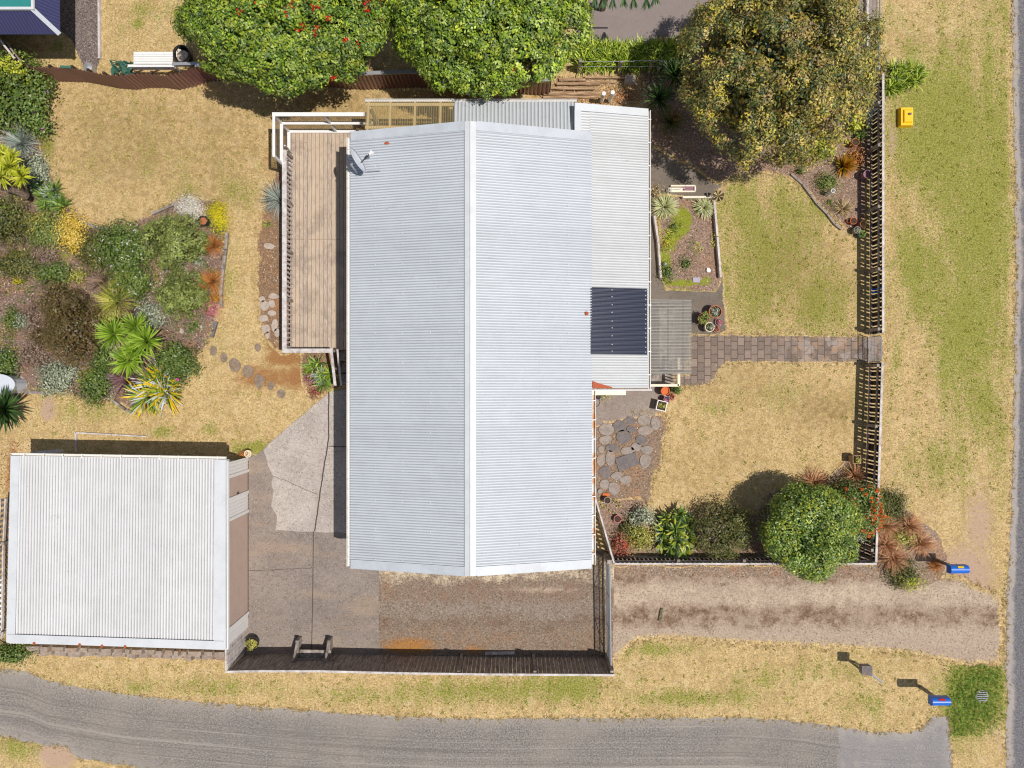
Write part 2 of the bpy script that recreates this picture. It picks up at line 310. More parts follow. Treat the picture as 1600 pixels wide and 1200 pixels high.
MAT = dict(
    lawn=M_lawn(),
    conc_light=M_concrete('light_concrete', sr(188, 178, 170), sr(168, 158, 150), sr(140, 128, 121), .75),
    conc_dark=M_concrete('stained_concrete', sr(150, 138, 129), sr(132, 121, 114), sr(112, 101, 95), .7, banded=1),
    conc_path=M_concrete('path_concrete', sr(158, 146, 138), sr(144, 130, 122), sr(120, 106, 98), .4, soft=1),
    tarseal=M_concrete('neighbour_seal', sr(142, 130, 126), sr(136, 124, 120), sr(126, 114, 110), .12),
    side_seal=M_concrete('old_seal', sr(128, 118, 108), sr(114, 104, 94), sr(94, 84, 74), .3, soft=1),  # seal of the side path, a little darker than the neighbour's
    yard=M_gravel('yard_gravel', (sr(78, 66, 56), sr(128, 112, 98), sr(160, 144, 128), sr(214, 200, 182)),
                  bands=[(-6.6, .45, sr(214, 194, 166), .95), (-7.35, .45, sr(136, 106, 88), .7), (-7.95, .4, sr(150, 140, 132), .7), (-8.45, .32, sr(116, 90, 74), .7), (-9.0, .42, sr(146, 112, 84), .6)], soft=0),
    drive=M_gravel('driveway_gravel', (sr(118, 101, 86), sr(168, 148, 130), sr(190, 171, 152), sr(220, 204, 186)),
                   bands=[(-6.8, .32, sr(120, 96, 76), .9), (-7.45, .42, sr(198, 180, 156), .85), (-8.15, .5, sr(132, 106, 84), .95), (-8.2, .45, sr(96, 72, 54), .75), (-6.6, .3, sr(104, 78, 60), .7), (-8.95, .35, sr(180, 164, 144), .8)], soft=1),
    grav_nb=M_gravel('neighbour_gravel', (sr(52, 44, 44), sr(104, 92, 90), sr(150, 136, 130), sr(226, 214, 206)), soft=0),
    road_low=M_road_lower(), road_right=M_road_right(),
    mulch=M_mulch('bark_mulch', sr(112, 92, 82), sr(152, 130, 118), sr(200, 182, 168), .35, .3),
    mulch_r=M_mulch('leafy_mulch', sr(128, 106, 92), sr(170, 144, 128), sr(214, 190, 172), .5, .3),
    mulch_o=M_mulch('mossy_soil', sr(124, 98, 76), sr(160, 132, 104), sr(200, 172, 142), .3, .5),
    mulch_p=M_mulch('mossy_paving_soil', sr(128, 108, 92), sr(160, 138, 118), sr(200, 180, 158), .35, .35),
    mulch_v=M_mulch('stony_verge_soil', sr(132, 114, 98), sr(172, 152, 134), sr(212, 194, 176), .4, .35, False),
    brick=M_brick(), deck=M_deck(),
    roof=M_roof('roof_iron', sr(206, 211, 218), .6, .38, shade_col=sr(132, 136, 143), sheetax='y'),
    roof_lean=M_roof('lean_to_iron', sr(212, 214, 216), .58, .42, shade_col=sr(132, 133, 132), sheetax='y'),
    roof_gar=M_roof('garage_iron', sr(226, 226, 227), .58, .4, shade_col=sr(138, 134, 134), sheetax='x'),
    roof_pat=M_roof('patio_iron', sr(198, 202, 206), .45, .38, shade_col=sr(110, 112, 116)),
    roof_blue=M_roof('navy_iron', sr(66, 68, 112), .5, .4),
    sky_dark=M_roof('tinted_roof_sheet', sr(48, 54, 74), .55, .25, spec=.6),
    clear_sheet=M_translucent('clear_corrugated_sheet', sr(164, 160, 154), (.78, .75, .7), .42),
    yel_sheet=M_translucent('yellowed_sheet', sr(196, 180, 140), (.9, .84, .68), .7),
    flash=M_plain('flashing', sr(210, 213, 216), .45, .22, 1.6), flash_d=M_plain('flashing_grey', sr(194, 199, 206), .45, .3, 1.6),
    white=M_plain('white_paint', sr(236, 234, 232), .5, .15), cream=M_plain('cream_paint', sr(238, 224, 202), .6, .15),
    wall=M_plain('weatherboard', sr(214, 208, 196), .7, .15), glass=M_plain('window_glass', sr(40, 48, 56), .08, .1, spec=.8),
    gar_door=M_plain('beige_door', sr(196, 172, 158), .6, .2, 3), rustpaint=M_plain('rust_paint', sr(176, 82, 42), .7, .4, 5),
    gutter=M_rust_gutter(), gutter_w=M_plain('gutter_white', sr(226, 222, 216), .5, .2, 2),
    dwood=M_wood('dark_stained_timber', sr(74, 60, 50), sr(100, 84, 72), sr(44, 34, 28), (14, 14, 1.5)),
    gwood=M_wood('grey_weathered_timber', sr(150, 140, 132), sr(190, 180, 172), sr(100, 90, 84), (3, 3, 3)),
    fwood=M_wood('fence_paling_timber', sr(150, 138, 130), sr(190, 180, 172), sr(92, 82, 76), (14, 14, 1.5)),
    twood=M_wood('tan_timber', sr(176, 146, 116), sr(210, 182, 150), sr(122, 92, 66), (1.5, 14, 14)),
    railw=M_wood('rail_timber', sr(202, 194, 190), sr(224, 218, 216), sr(160, 150, 146), (3, 3, 3)),
    brownfence=M_plain('brown_steel', sr(122, 84, 80), .35, .3, 3, spec=.7), galv=M_plain('galvanised_steel', sr(176, 178, 182), .35, .2, 8, metal=.4),
    dish=M_plain('dish_grey', sr(206, 211, 220), .4, .1), black=M_plain('black_plastic', sr(40, 40, 42), .45, .2),
    yellow=M_plain('yellow_plastic', sr(250, 196, 10), .4, .12), blue=M_plain('blue_paint', sr(24, 104, 206), .35, .12),
    red=M_plain('red_paint', sr(206, 44, 30), .4, .1), ylabel=M_plain('yellow_sticker', sr(244, 206, 30), .5, .1),
    terra=M_plain('terracotta', sr(176, 104, 70), .8, .35, 12), terra_o=M_plain('orange_terracotta', sr(206, 108, 54), .75, .3, 12),
    creampot=M_plain('cream_ceramic', sr(224, 212, 182), .5, .2), bluepot=M_plain('blue_glaze', sr(52, 60, 150), .25, .2),
    redpot=M_plain('red_glaze', sr(180, 52, 44), .35, .2), greypot=M_plain('grey_pot', sr(148, 140, 134), .7, .3),
    purple=M_plain('mauve_ceramic', sr(138, 96, 110), .4, .2), greenp=M_plain('green_plastic', sr(66, 112, 98), .5, .2),
    soil=M_soil(), mosswood=M_wood('mossy_timber', sr(112, 106, 82), sr(142, 136, 104), sr(70, 62, 48), (9, 9, 9)), bark=M_wood('bark', sr(110, 94, 82), sr(146, 130, 118), sr(66, 52, 44), (10, 10, 2)),
    leaf=M_leaf('foliage_leaf', .45, .14, .45), gloss=M_leaf('glossy_leaf', .4, .14, .4), matt=M_leaf('matt_leaf', .85, .12, .15), petal=M_leaf('petal', .8, .1, .2),
    grass=M_leaf('grass_blade', .9, .2, .1),
    stone=M_stone('grey_stone', sr(138, 128, 122), sr(160, 148, 140), sr(206, 192, 178)),
    stone_m=M_stone('mottled_stone', sr(124, 108, 94), sr(150, 132, 116), sr(186, 166, 144)),
    stone_l=M_stone('pale_stone', sr(188, 174, 162), sr(168, 152, 140), sr(212, 198, 186)),
    stone_d=M_stone('dark_slab', sr(110, 104, 104), sr(126, 118, 116), sr(150, 140, 134)),
    stonewall=M_stone('rough_wall_stone', sr(148, 132, 120), sr(176, 160, 146), sr(104, 90, 80)),
    teal=M_plain('teal_sheet', sr(52, 136, 132), .3, .3, 4), lilac=M_plain('lilac_slab', sr(176, 168, 186), .8, .3),
)

# ---------------------------------------------------------------- object helpers
def root_loc(p):
    while p.parent: p = p.parent
    return np.array(p.location, dtype=float)
def mesh_obj(name, V, Fs, mat, parent=None, smooth=False, pts=None):
    V = np.asarray(V, dtype=float).reshape(-1, 3)
    if parent is not None: V = V-root_loc(parent)
    me = bpy.data.meshes.new(name); me.from_pydata(V.tolist(), [], Fs if isinstance(Fs, list) else Fs.tolist()); me.update()
    if smooth: me.polygons.foreach_set('use_smooth', [True]*len(me.polygons))
    me.materials.append(mat)
    if pts:
        for k, a in pts.items():
            a = np.asarray(a, dtype=np.float32)
            if a.ndim == 2:
                if a.shape[1] == 3: a = np.hstack([a, np.ones((len(a), 1), np.float32)])
                at = me.attributes.new(k, 'FLOAT_COLOR', 'POINT'); at.data.foreach_set('color', a.ravel())
            else:
                at = me.attributes.new(k, 'FLOAT', 'POINT'); at.data.foreach_set('value', a)
    o = bpy.data.objects.new(name, me); COL.objects.link(o)
    if parent is not None: o.parent = parent
    return o
def tag(o, label=None, cat=None, group=None, kind=None):
    if label: o['label'] = label
    if cat: o['category'] = cat
    if group: o['group'] = group
    if kind: o['kind'] = kind
    return o
def thing(name, label, cat, loc=(0, 0, 0), group=None):
    o = bpy.data.objects.new(name, None); COL.objects.link(o); o.location = loc; o.empty_display_size = .2
    return tag(o, label, cat, group)
SPLIT = {'post', 'gutter_strap', 'barge_flashing', 'rafter', 'purlin', 'rust_spot', 'panel_screw', 'brace', 'tread', 'fascia', 'door_frame', 'blades', 'handrail'}
class MB:
    def __init__(s): s.v = []; s.f = []
    def add(s, V, Fs):
        b = len(s.v); s.v += [tuple(p) for p in V]; s.f += [tuple(b+i for i in f) for f in Fs]; return s
    def hexa(s, lo, up):         # 4 lower, 4 upper corners
        return s.add(list(lo)+list(up), [(3, 2, 1, 0), (4, 5, 6, 7), (0, 1, 5, 4), (1, 2, 6, 5), (2, 3, 7, 6), (3, 0, 4, 7)])
    def box(s, x0, x1, y0, y1, z0, z1):
        return s.hexa([(x0, y0, z0), (x1, y0, z0), (x1, y1, z0), (x0, y1, z0)], [(x0, y0, z1), (x1, y0, z1), (x1, y1, z1), (x0, y1, z1)])
    def bar(s, a, b, w, h, up=(0, 0, 1)):     # rectangular bar from a to b
        a = Vector(a); b = Vector(b); d = (b-a).normalized(); u = Vector(up)
        if abs(d.dot(u)) > .98: u = Vector((1, 0, 0))
        r = d.cross(u).normalized()*w/2; t = r.cross(d).normalized()*h/2
        return s.hexa([a-r-t, a+r-t, a+r+t, a-r+t], [b-r-t, b+r-t, b+r+t, b-r+t])
    def tube(s, pts, r, n=8, cap=True):
        pts = [Vector(p) for p in pts]; rs = r if isinstance(r, (list, tuple)) else [r]*len(pts)
        b = len(s.v); prev = None
        for i, p in enumerate(pts):
            d = (pts[min(i+1, len(pts)-1)]-pts[max(i-1, 0)]).normalized()
            u = Vector((0, 0, 1)) if abs(d.z) < .9 else Vector((1, 0, 0))
            if prev is not None: u = prev
            x = (u-d*u.dot(d)).normalized(); y = d.cross(x); prev = x
            for k in range(n):
                a = 2*math.pi*k/n; s.v.append(tuple(p+(x*math.cos(a)+y*math.sin(a))*rs[i]))
        for i in range(len(pts)-1):
            for k in range(n):
                k2 = (k+1) % n; s.f.append((b+i*n+k, b+i*n+k2, b+(i+1)*n+k2, b+(i+1)*n+k))
        if cap: s.f.append(tuple(b+k for k in reversed(range(n)))); s.f.append(tuple(b+(len(pts)-1)*n+k for k in range(n)))
        return s
    def lathe(s, c, prof, n=20, sx=1, sy=1, rot=0):
        b = len(s.v)
        for (r, z) in prof:
            for k in range(n):
                a = 2*math.pi*k/n+rot; s.v.append((c[0]+r*sx*math.cos(a), c[1]+r*sy*math.sin(a), c[2]+z))
        for i in range(len(prof)-1):
            for k in range(n):
                k2 = (k+1) % n; s.f.append((b+i*n+k, b+i*n+k2, b+(i+1)*n+k2, b+(i+1)*n+k))
        s.f.append(tuple(b+k for k in reversed(range(n)))); s.f.append(tuple(b+(len(prof)-1)*n+k for k in range(n)))
        return s
    def build(s, name, mat, parent=None, smooth=False, label=None, kind=None):
        if name in SPLIT and parent is not None and kind is None:
            par = list(range(len(s.v)))
            def fd(i):
                while par[i] != i: par[i] = par[par[i]]; i = par[i]
                return i
            for f in s.f:
                for q in f[1:]: par[fd(q)] = fd(f[0])
            gr = {}
            for i in range(len(s.v)): gr.setdefault(fd(i), []).append(i)
            if len(gr) > 1:
                o = None
                for ids in gr.values():
                    mp = {v: k for k, v in enumerate(ids)}; q = MB(); q.v = [s.v[i] for i in ids]; q.f = [tuple(mp[i] for i in f) for f in s.f if f[0] in mp]
                    o = mesh_obj(name, q.v, q.f, MAT[mat] if isinstance(mat, str) else mat, parent, smooth)
                    if label: o['label'] = label
                return o
        o = mesh_obj(name, s.v, s.f, MAT[mat] if isinstance(mat, str) else mat, parent, smooth)
        if label: o['label'] = label
        if kind: o['kind'] = kind
        return o
def corr(name, mat, O, A, B, pitch=.082, amp=.012, parent=None, prof='sine', rows=1, label=None, seg=6, smooth=True):
    """corrugated sheet: O corner, A vector across the ribs, B vector along the ribs"""
    O, A, B = (Vector(q) for q in (O, A, B)); L = A.length; nr = max(1, round(L/pitch)); nrm = A.cross(B).normalized()
    if nrm.z < 0: nrm = -nrm
    V = []; val = []; cols = []
    if prof == 'sine':
        for i in range(nr*seg+1):
            t = i/(nr*seg); w = .5+.5*math.sin(2*math.pi*i/seg); cols.append((t, w))
    else:
        for i in range(nr):
            for (u, w) in ((0, 0), (.16, 0), (.3, 1), (.72, 1), (.86, 0)): cols.append(((i+u)/nr, w))
        cols.append((1, 0))
    for j in range(rows+1):
        for (t, w) in cols:
            V.append(tuple(O+A*t+B*(j/rows)+nrm*amp*2*(w-.5))); val.append(w)
    m = len(cols); Fs = [(j*m+i, j*m+i+1, (j+1)*m+i+1, (j+1)*m+i) for j in range(rows) for i in range(m-1)]
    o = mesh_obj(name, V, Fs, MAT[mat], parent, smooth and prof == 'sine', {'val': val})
    if label: o['label'] = label
    return o
def jit(a): return a+float(rng.uniform(-1, 1))

# ---------------------------------------------------------------- ground sheets
def pip(P, poly):
    P = np.asarray(P); poly = np.asarray(poly); x, y = P[:, 0], P[:, 1]; ins = np.zeros(len(P), bool); n = len(poly)
    for i in range(n):
        x1, y1 = poly[i]; x2, y2 = poly[(i+1) % n]
        if y1 == y2: continue
        c = ((y1 > y) != (y2 > y)) & (x < (x2-x1)*(y-y1)/(y2-y1)+x1); ins ^= c
    return ins
def bdist(P, poly):
    poly = np.asarray(poly); d = np.full(len(P), 1e9); n = len(poly)
    for i in range(n):
        a = poly[i]; b = poly[(i+1) % n]; ab = b-a; L = ab@ab
        if L < 1e-12: continue
        t = np.clip(((P-a)@ab)/L, 0, 1); q = a+t[:, None]*ab; d = np.minimum(d, np.hypot(*(P-q).T))
    return d
def blobs(P, lst):
    m = np.zeros(len(P))
    for (px, py, rx, ry, a) in lst:
        cx, cy = W2(px, py); rx_, ry_ = rx*H/F, ry*H/F
        d = ((P[:, 0]-cx)/rx_)**2+((P[:, 1]-cy)/ry_)**2
        m = np.maximum(m, a*np.exp(-d*.9)) if a > 0 else m+a*np.exp(-d*.9)
    return np.clip(m, 0, 1)
def mask4(P, G=(), Pl=(), B=(), A=()):
    return np.stack([blobs(P, G), blobs(P, Pl), blobs(P, B), 1-blobs(P, A)], 1)
SHEETS = []
def smooth_poly(pts, k=2):
    for _ in range(k):
        q = []
        for i in range(len(pts)):
            a, b = np.array(pts[i]), np.array(pts[(i+1) % len(pts)]); q += [a*.75+b*.25, a*.25+b*.75]
        pts = q
    return [tuple(p) for p in pts]
def sheet(name, poly, lvl, mat, jitter=.04, step=.12, res=.35, soft=.3, G=(), Pl=(), B=(), A=(), sm=0, vv=None, kind='structure', parent=None, z=None):
    p = [W2(*q) for q in poly]
    if sm: p = smooth_poly(p, sm)
    out = []; seed = rng.uniform(0, 100)
    for i in range(len(p)):
        a = np.array(p[i]); b = np.array(p[(i+1) % len(p)]); L = np.hypot(*(b-a)); n = max(1, int(L/step))
        nr = np.array([-(b-a)[1], (b-a)[0]])/max(L, 1e-6)
        for k in range(n):
            q = a+(b-a)*k/n
            j = (mnoise.noise(Vector((q[0]*2.5, q[1]*2.5, seed)))*.9+mnoise.noise(Vector((q[0]*9, q[1]*9, seed)))*.6)*jitter*1.6
            out.append(q+nr*j)
    poly_w = np.array(out); lo, hi = poly_w.min(0), poly_w.max(0)
    gx, gy = np.meshgrid(np.arange(lo[0]+res/2, hi[0], res), np.arange(lo[1]+res/2, hi[1], res))
    P = np.stack([gx.ravel(), gy.ravel()], 1)+rng.uniform(-.05, .05, (gx.size, 2))*res
    if len(P): P = P[pip(P, poly_w)]
    if len(P): P = P[bdist(P, poly_w) > min(res*.4, .06)]
    allp = [Vector(q) for q in poly_w]+[Vector(q) for q in P]
    r = delaunay_2d_cdt(allp, [], [list(range(len(poly_w)))], 1, 1e-5)
    V2 = np.array([tuple(v) for v in r[0]]); faces = [tuple(f) for f in r[2]]
    zz = .004*lvl if z is None else z
    V = np.hstack([V2, np.full((len(V2), 1), zz)])
    # upward faces
    f2 = []
    for f in faces:
        a, b, c = V2[f[0]], V2[f[1]], V2[f[2]]
        f2.append(f if (b[0]-a[0])*(c[1]-a[1])-(b[1]-a[1])*(c[0]-a[0]) > 0 else tuple(reversed(f)))
    att = {'M': mask4(V2, G, Pl, B, A), 'edge': np.clip(1-bdist(V2, poly_w)/soft, 0, 1)}
    if vv is not None: att['vv'] = vv(V2)
    o = mesh_obj(name, V, f2, MAT[mat], parent, pts=att)
    if kind: o['kind'] = kind
    SHEETS.append((name, poly_w)); return o

# the ground: one sheet to the horizon
G_BL = [(1497, 330, 62, 330, .52), (1545, 330, 32, 380, .62), (1570, 300, 8, 300, .6), (1470, 200, 90, 130, 0.77), (1500, 60, 60, 60, .3), (1530, 330, 50, 130, 0.82), (1440, 420, 50, 90, 0.64), (1510, 520, 60, 120, 0.72), (1560, 250, 16, 180, .6), (1545, 640, 40, 80, .5),
        (1480, 720, 60, 50, .42), (1190, 400, 90, 120, .55), (1280, 470, 50, 60, .65), (1160, 330, 40, 50, .55), (1250, 320, 70, 40, .55), (1220, 620, 40, 30, .32), (1120, 640, 20, 14, .4),
        (1520, 1090, 42, 50, 1.25), (1535, 1060, 36, 26, 1.1), (1500, 1130, 22, 24, 1.0), (1560, 1075, 14, 50, .5), (760, 1080, 160, 22, .5), (880, 1075, 90, 24, .6), (1080, 1090, 140, 14, .5), (1020, 1015, 70, 10, .5),
        (560, 1085, 120, 16, .38), (300, 1075, 180, 16, .34), (1200, 1060, 60, 20, .35), (1350, 1100, 70, 30, .3), (1290, 1050, 100, 20, .3), (395, 700, 30, 10, .8), (330, 670, 12, 10, .5), (590, 1090, 30, 10, .5),
        (240, 18, 50, 16, .35), (215, 37, 8, 8, .8), (200, 50, 60, 30, .15), (300, 300, 30, 30, .3), (375, 300, 30, 30, .35), (360, 420, 12, 80, .35), (70, 235, 18, 40, .45), (255, 675, 20, 8, .6), (160, 640, 70, 20, .35),
        (20, 1165, 40, 20, .5), (90, 72, 8, 10, .7), (180, 180, 80, 60, .14), (230, 240, 100, 40, .18), (1400, 30, 20, 30, .3), (1398, 560, 14, 40, .4), (1500, 950, 10, 10, .3)]
P_BL = [(1510, 900, 60, 70, .75), (1530, 820, 34, 90, .62), (1450, 800, 30, 30, .4), (1545, 1000, 40, 60, .6), (75, 640, 14, 22, .9), (90, 1180, 36, 28, .9), (70, 170, 6, 50, .4), (225, 345, 100, 6, .5), (130, 345, 30, 8, .5),
        (80, 60, 30, 30, .3), (345, 560, 30, 10, .5), (1225, 330, 6, 6, .0), (1395, 220, 12, 50, .55), (1430, 200, 20, 20, .4), (1130, 300, 10, 30, .5), (1180, 275, 60, 6, .5), (1120, 590, 10, 10, .5), (1025, 740, 8, 40, .35), (420, 620, 30, 10, .4), (880, 1060, 60, 5, .3), (1180, 1010, 90, 6, .3), (1560, 1160, 10, 40, .5), (1405, 780, 20, 40, .5)]
B_BL = [(200, 220, 140, 90, .55), (340, 230, 60, 100, .5), (1290, 640, 60, 30, .7), (1150, 600, 100, 40, .35), (1100, 720, 90, 50, .25), (1240, 420, 80, 80, .4), (520, 160, 150, 30, .6)]
A_BL = [(60, 75, 40, 20, .5), (100, 95, 20, 12, .4), (415, 250, 12, 30, .5), (410, 590, 60, 26, .75), (460, 590, 40, 26, .8), (450, 560, 50, 14, .9), (430, 545, 20, 20, .8), (70, 655, 10, 30, .3), (390, 640, 40, 10, .3), (1315, 730, 12, 24, .6), (880, 150, 50, 12, 1.0), (970, 150, 40, 16, .9), (730, 140, 90, 20, .7), (1520, 860, 20, 30, .3), (170, 375, 20, 10, .2), (20, 740, 12, 60, .9), (10, 850, 10, 100, .8), (1500, 880, 60, 60, .25)]
xs = np.concatenate([[-400, -200, -100, -50, -30], np.arange(-22, 22.01, .16), [30, 50, 100, 200, 400]])
ys = np.concatenate([[-400, -200, -100, -50, -30], np.arange(-17, 17.01, .16), [30, 50, 100, 200, 400]])
gx, gy = np.meshgrid(xs, ys); V2 = np.stack([gx.ravel(), gy.ravel()], 1); nx = len(xs)
gf = [(j*nx+i, j*nx+i+1, (j+1)*nx+i+1, (j+1)*nx+i) for j in range(len(ys)-1) for i in range(nx-1)]
ground = mesh_obj('ground', np.hstack([V2, np.zeros((len(V2), 1))]), gf, MAT['lawn'], pts={'M': mask4(V2, G_BL, P_BL, B_BL, A_BL), 'edge': np.zeros(len(V2))})
ground['kind'] = 'structure'

# roads
low_top = [(-200, 1020), (-60, 1034), (0, 1044), (40, 1049), (75, 1064), (130, 1074), (200, 1086), (300, 1095), (400, 1104), (500, 1112), (600, 1118), (700, 1122), (800, 1123), (1000, 1122), (1150, 1121), (1250, 1127), (1300, 1135), (1360, 1143), (1420, 1146), (1440, 1138), (1456, 1120), (1482, 1118)]
low_bot = [(1487, 1200), (1490, 1330), (900, 1330), (420, 1260), (250, 1208), (170, 1192), (120, 1184), (100, 1166), (60, 1164), (0, 1148), (-200, 1130)]
lt = np.array([W2(*q) for q in low_top])
def vv_low(P): return np.interp(P[:, 0], lt[:-3, 0], lt[:-3, 1])-P[:, 1]
sheet('road', low_top+low_bot, 1, 'road_low', .035, .1, .3, .35, vv=vv_low)
sheet('road', [(1581, -300), (1581, 0), (1584, 200), (1588, 400), (1585, 560), (1583, 700), (1580, 800), (1576, 880), (1573, 950), (1571, 1040), (1573, 1100), (1571, 1200), (1571, 1500), (2100, 1500), (2100, -300)], 2, 'road_right', .05, .1, .4, .35)
# drive and yard
sheet('driveway', [(940, 870), (1100, 870), (1370, 872), (1430, 890), (1500, 900), (1540, 920), (1568, 930), (1568, 1000), (1565, 1040), (1500, 1040), (1440, 1025), (1380, 1018), (1280, 1012), (1180, 1008), (1100, 1002), (1040, 998), (990, 1004), (965, 1030), (948, 1046), (940, 1040)],
      3, 'drive', .05, .12, .3, .55, B=[(1180, 905, 200, 8, .35), (1080, 950, 60, 10, .6), (1200, 958, 120, 9, .45)], Pl=[(1500, 970, 80, 60, .5), (1300, 930, 200, 12, .3)], G=[(1040, 962, 10, 6, .4)])
sheet('yard', [(590, 860), (960, 860), (957, 1048), (590, 1040)], 4, 'yard', .01, .3, .3, .2, G=[(775, 1023, 26, 6, 1.0), (945, 1015, 6, 22, .8), (640, 1005, 20, 8, .7)], B=[(640, 1010, 60, 18, 1.0), (740, 1015, 30, 14, .8), (603, 910, 10, 60, .8), (900, 1010, 50, 14, .5)], Pl=[(840, 920, 110, 14, .7), (700, 915, 60, 12, .5)])
sheet('concrete_yard', [(386, 706), (400, 712), (420, 694), (516, 612), (560, 604), (592, 604), (592, 1036), (380, 1030), (383, 960)], 5, 'conc_dark', .008, .2, .4, .1)
sheet('concrete_slab', [(412, 704), (420, 694), (516, 612), (560, 604), (560, 833), (490, 831), (431, 828), (433, 806), (424, 790), (428, 768), (424, 756), (427, 744), (419, 728), (416, 714)], 6, 'conc_light', .012, .12, .4, .1)
def crack(pts, w, lvl, name='joint'):
    m = MB(); p = [np.array(W(*q)[:2]) for q in pts]; z = .004*lvl
    L, R = [], []
    for i, q in enumerate(p):
        d = p[min(i+1, len(p)-1)]-p[max(i-1, 0)]; d = d/np.hypot(*d); nr = np.array([-d[1], d[0]])*w/2
        L.append((*(q+nr), z)); R.append((*(q-nr), z))
    b = len(p); m.add(L+R, [(b+i, b+i+1, i+1, i) for i in range(b-1)])
    return m
mjoint = MB()
def wob(pts, amp=1.2, n=8):
    o = []
    for a, b in zip(pts[:-1], pts[1:]):
        for k in range(n): t = k/n; o.append((a[0]+(b[0]-a[0])*t+random.uniform(-amp, amp), a[1]+(b[1]-a[1])*t+random.uniform(-amp, amp)*.4))
    return o+[pts[-1]]
MAT['joint'] = M_plain('concrete_joint', sr(84, 74, 66), .95, .4, 10)
for pts, w in ((wob([(514, 612), (514, 682), (502, 760), (492, 830)], .5), .045), ([(490, 830), (489, 930), (487, 1024)], .03), (wob([(427, 744), (450, 752), (478, 765), (497, 772)], 1.2), .014), (wob([(514, 697), (530, 698), (560, 697)], 1), .03), (wob([(388, 892), (430, 890), (488, 887)], 1.2), .015), ([(388, 720), (388, 965)], .04)):
    c_ = crack(pts, w, 7); mjoint.add(c_.v, c_.f)
tag(mjoint.build('joint', 'joint'), kind='structure')
# neighbour's paving top centre, gravel top left
sheet('neighbour_driveway', [(895, -300), (1110, -300), (1110, 30), (1085, 70), (900, 70)], 2, 'tarseal', .01, .3, .5, .1)
sheet('gravel_path', [(94, -200), (154, -200), (155, 60), (156, 95), (150, 112), (128, 100), (112, 62), (95, 50)], 3, 'grav_nb', .04, .1, .3, .15, Pl=[(125, 10, 30, 20, .5), (140, 60, 14, 30, .6)])
# front and side paths
sheet('side_path', [(1000, 165), (1130, 230), (1130, 292), (1110, 312), (1030, 305), (1024, 330), (1030, 400), (1036, 430), (1110, 430), (1130, 425), (1132, 468), (1140, 515), (1110, 530), (1080, 560), (1040, 600), (1000, 600)], 3, 'side_seal', .03, .12, .3, .18)
sheet('patio', [(915, 590), (1052, 592), (1056, 606), (1042, 620), (1040, 648), (990, 654), (928, 668), (915, 668)], 5, 'conc_path', .012, .15, .3, .05)
sheet('patio_bed', [(915, 655), (1030, 640), (1044, 648), (1042, 680), (1034, 705), (1036, 722), (1020, 745), (1018, 775), (1012, 800), (915, 800)], 4, 'mulch_p', .06, .12, .3, .22, G=[(1035, 640, 10, 6, .6)])
sheet('paved_path', [(1076, 521), (1136, 523), (1240, 524), (1380, 526), (1380, 567), (1240, 567), (1136, 566), (1122, 578), (1112, 600), (1060, 605), (1056, 584), (1076, 584)], 6, 'brick', .025, .12, .3, .1)
# garden beds
sheet('garden_bed', [(-60, 90), (40, 112), (72, 130), (68, 180), (60, 225), (78, 262), (84, 292), (112, 325), (130, 348), (165, 356), (195, 348), (240, 332), (272, 316), (310, 306), (352, 318), (358, 360), (352, 420), (345, 475), (332, 520), (320, 548), (290, 585), (292, 610), (255, 640), (215, 645), (180, 628), (150, 632), (115, 616), (40, 610), (30, 640), (-60, 650)],
      2, 'mulch', .05, .12, .3, .2, sm=1, G=[(30, 400, 40, 20, .7), (190, 450, 40, 40, .7), (100, 400, 40, 30, .6), (150, 590, 60, 30, .7), (20, 480, 20, 30, .4), (250, 560, 40, 30, .5), (40, 130, 60, 30, .5), (100, 300, 20, 14, .5)], Pl=[])
sheet('deck_border', [(410, 330), (440, 230), (462, 230), (462, 548), (440, 556), (412, 530), (402, 500), (400, 440), (404, 400), (400, 372)], 2, 'mulch_o', .05, .12, .3, .25)
sheet('step_border', [(470, 548), (545, 548), (545, 606), (515, 612), (488, 630), (470, 600), (468, 570)], 3, 'mulch_o', .05, .12, .3, .25, G=[(500, 580, 20, 20, .4)])
sheet('tree_bed', [(1030, 60), (1365, 60), (1362, 250), (1356, 300), (1352, 370), (1342, 372), (1318, 356), (1290, 330), (1262, 300), (1235, 278), (1190, 268), (1150, 272), (1120, 290), (1080, 262), (1015, 230), (1012, 165), (1000, 110)], 4, 'mulch_r', .05, .12, .3, .22)
sheet('raised_bed', [(1026, 318), (1026, 306), (1116, 309), (1122, 360), (1127, 440), (1118, 456), (1040, 454), (1034, 440), (1030, 380)], 5, 'mulch_r', .02, .12, .2, .1,
      G=[(1065, 345, 18, 26, 1.1), (1048, 375, 14, 24, .9), (1058, 362, 20, 14, 1.0), (1038, 412, 12, 30, 1.0), (1065, 442, 40, 9, .9), (1100, 440, 20, 10, .8), (1050, 325, 20, 10, .6)])
sheet('corner_bed', [(930, 780), (1000, 775), (1016, 800), (1050, 798), (1095, 795), (1150, 790), (1180, 800), (1200, 770), (1240, 755), (1300, 742), (1322, 716), (1352, 716), (1366, 884), (950, 886)], 5, 'mulch_r', .06, .12, .3, .14)
sheet('verge_bed', [(1368, 770), (1400, 782), (1430, 810), (1465, 835), (1480, 870), (1470, 905), (1440, 918), (1400, 920), (1366, 905), (1200, 902), (1100, 900), (962, 898), (962, 884), (1362, 884)], 4, 'mulch_v', .06, .12, .3, .12)
sheet('gravel_strip', [(1340, -200), (1374, -200), (1374, 100), (1340, 100)], 3, 'conc_path', .01, .2, .4, .05)

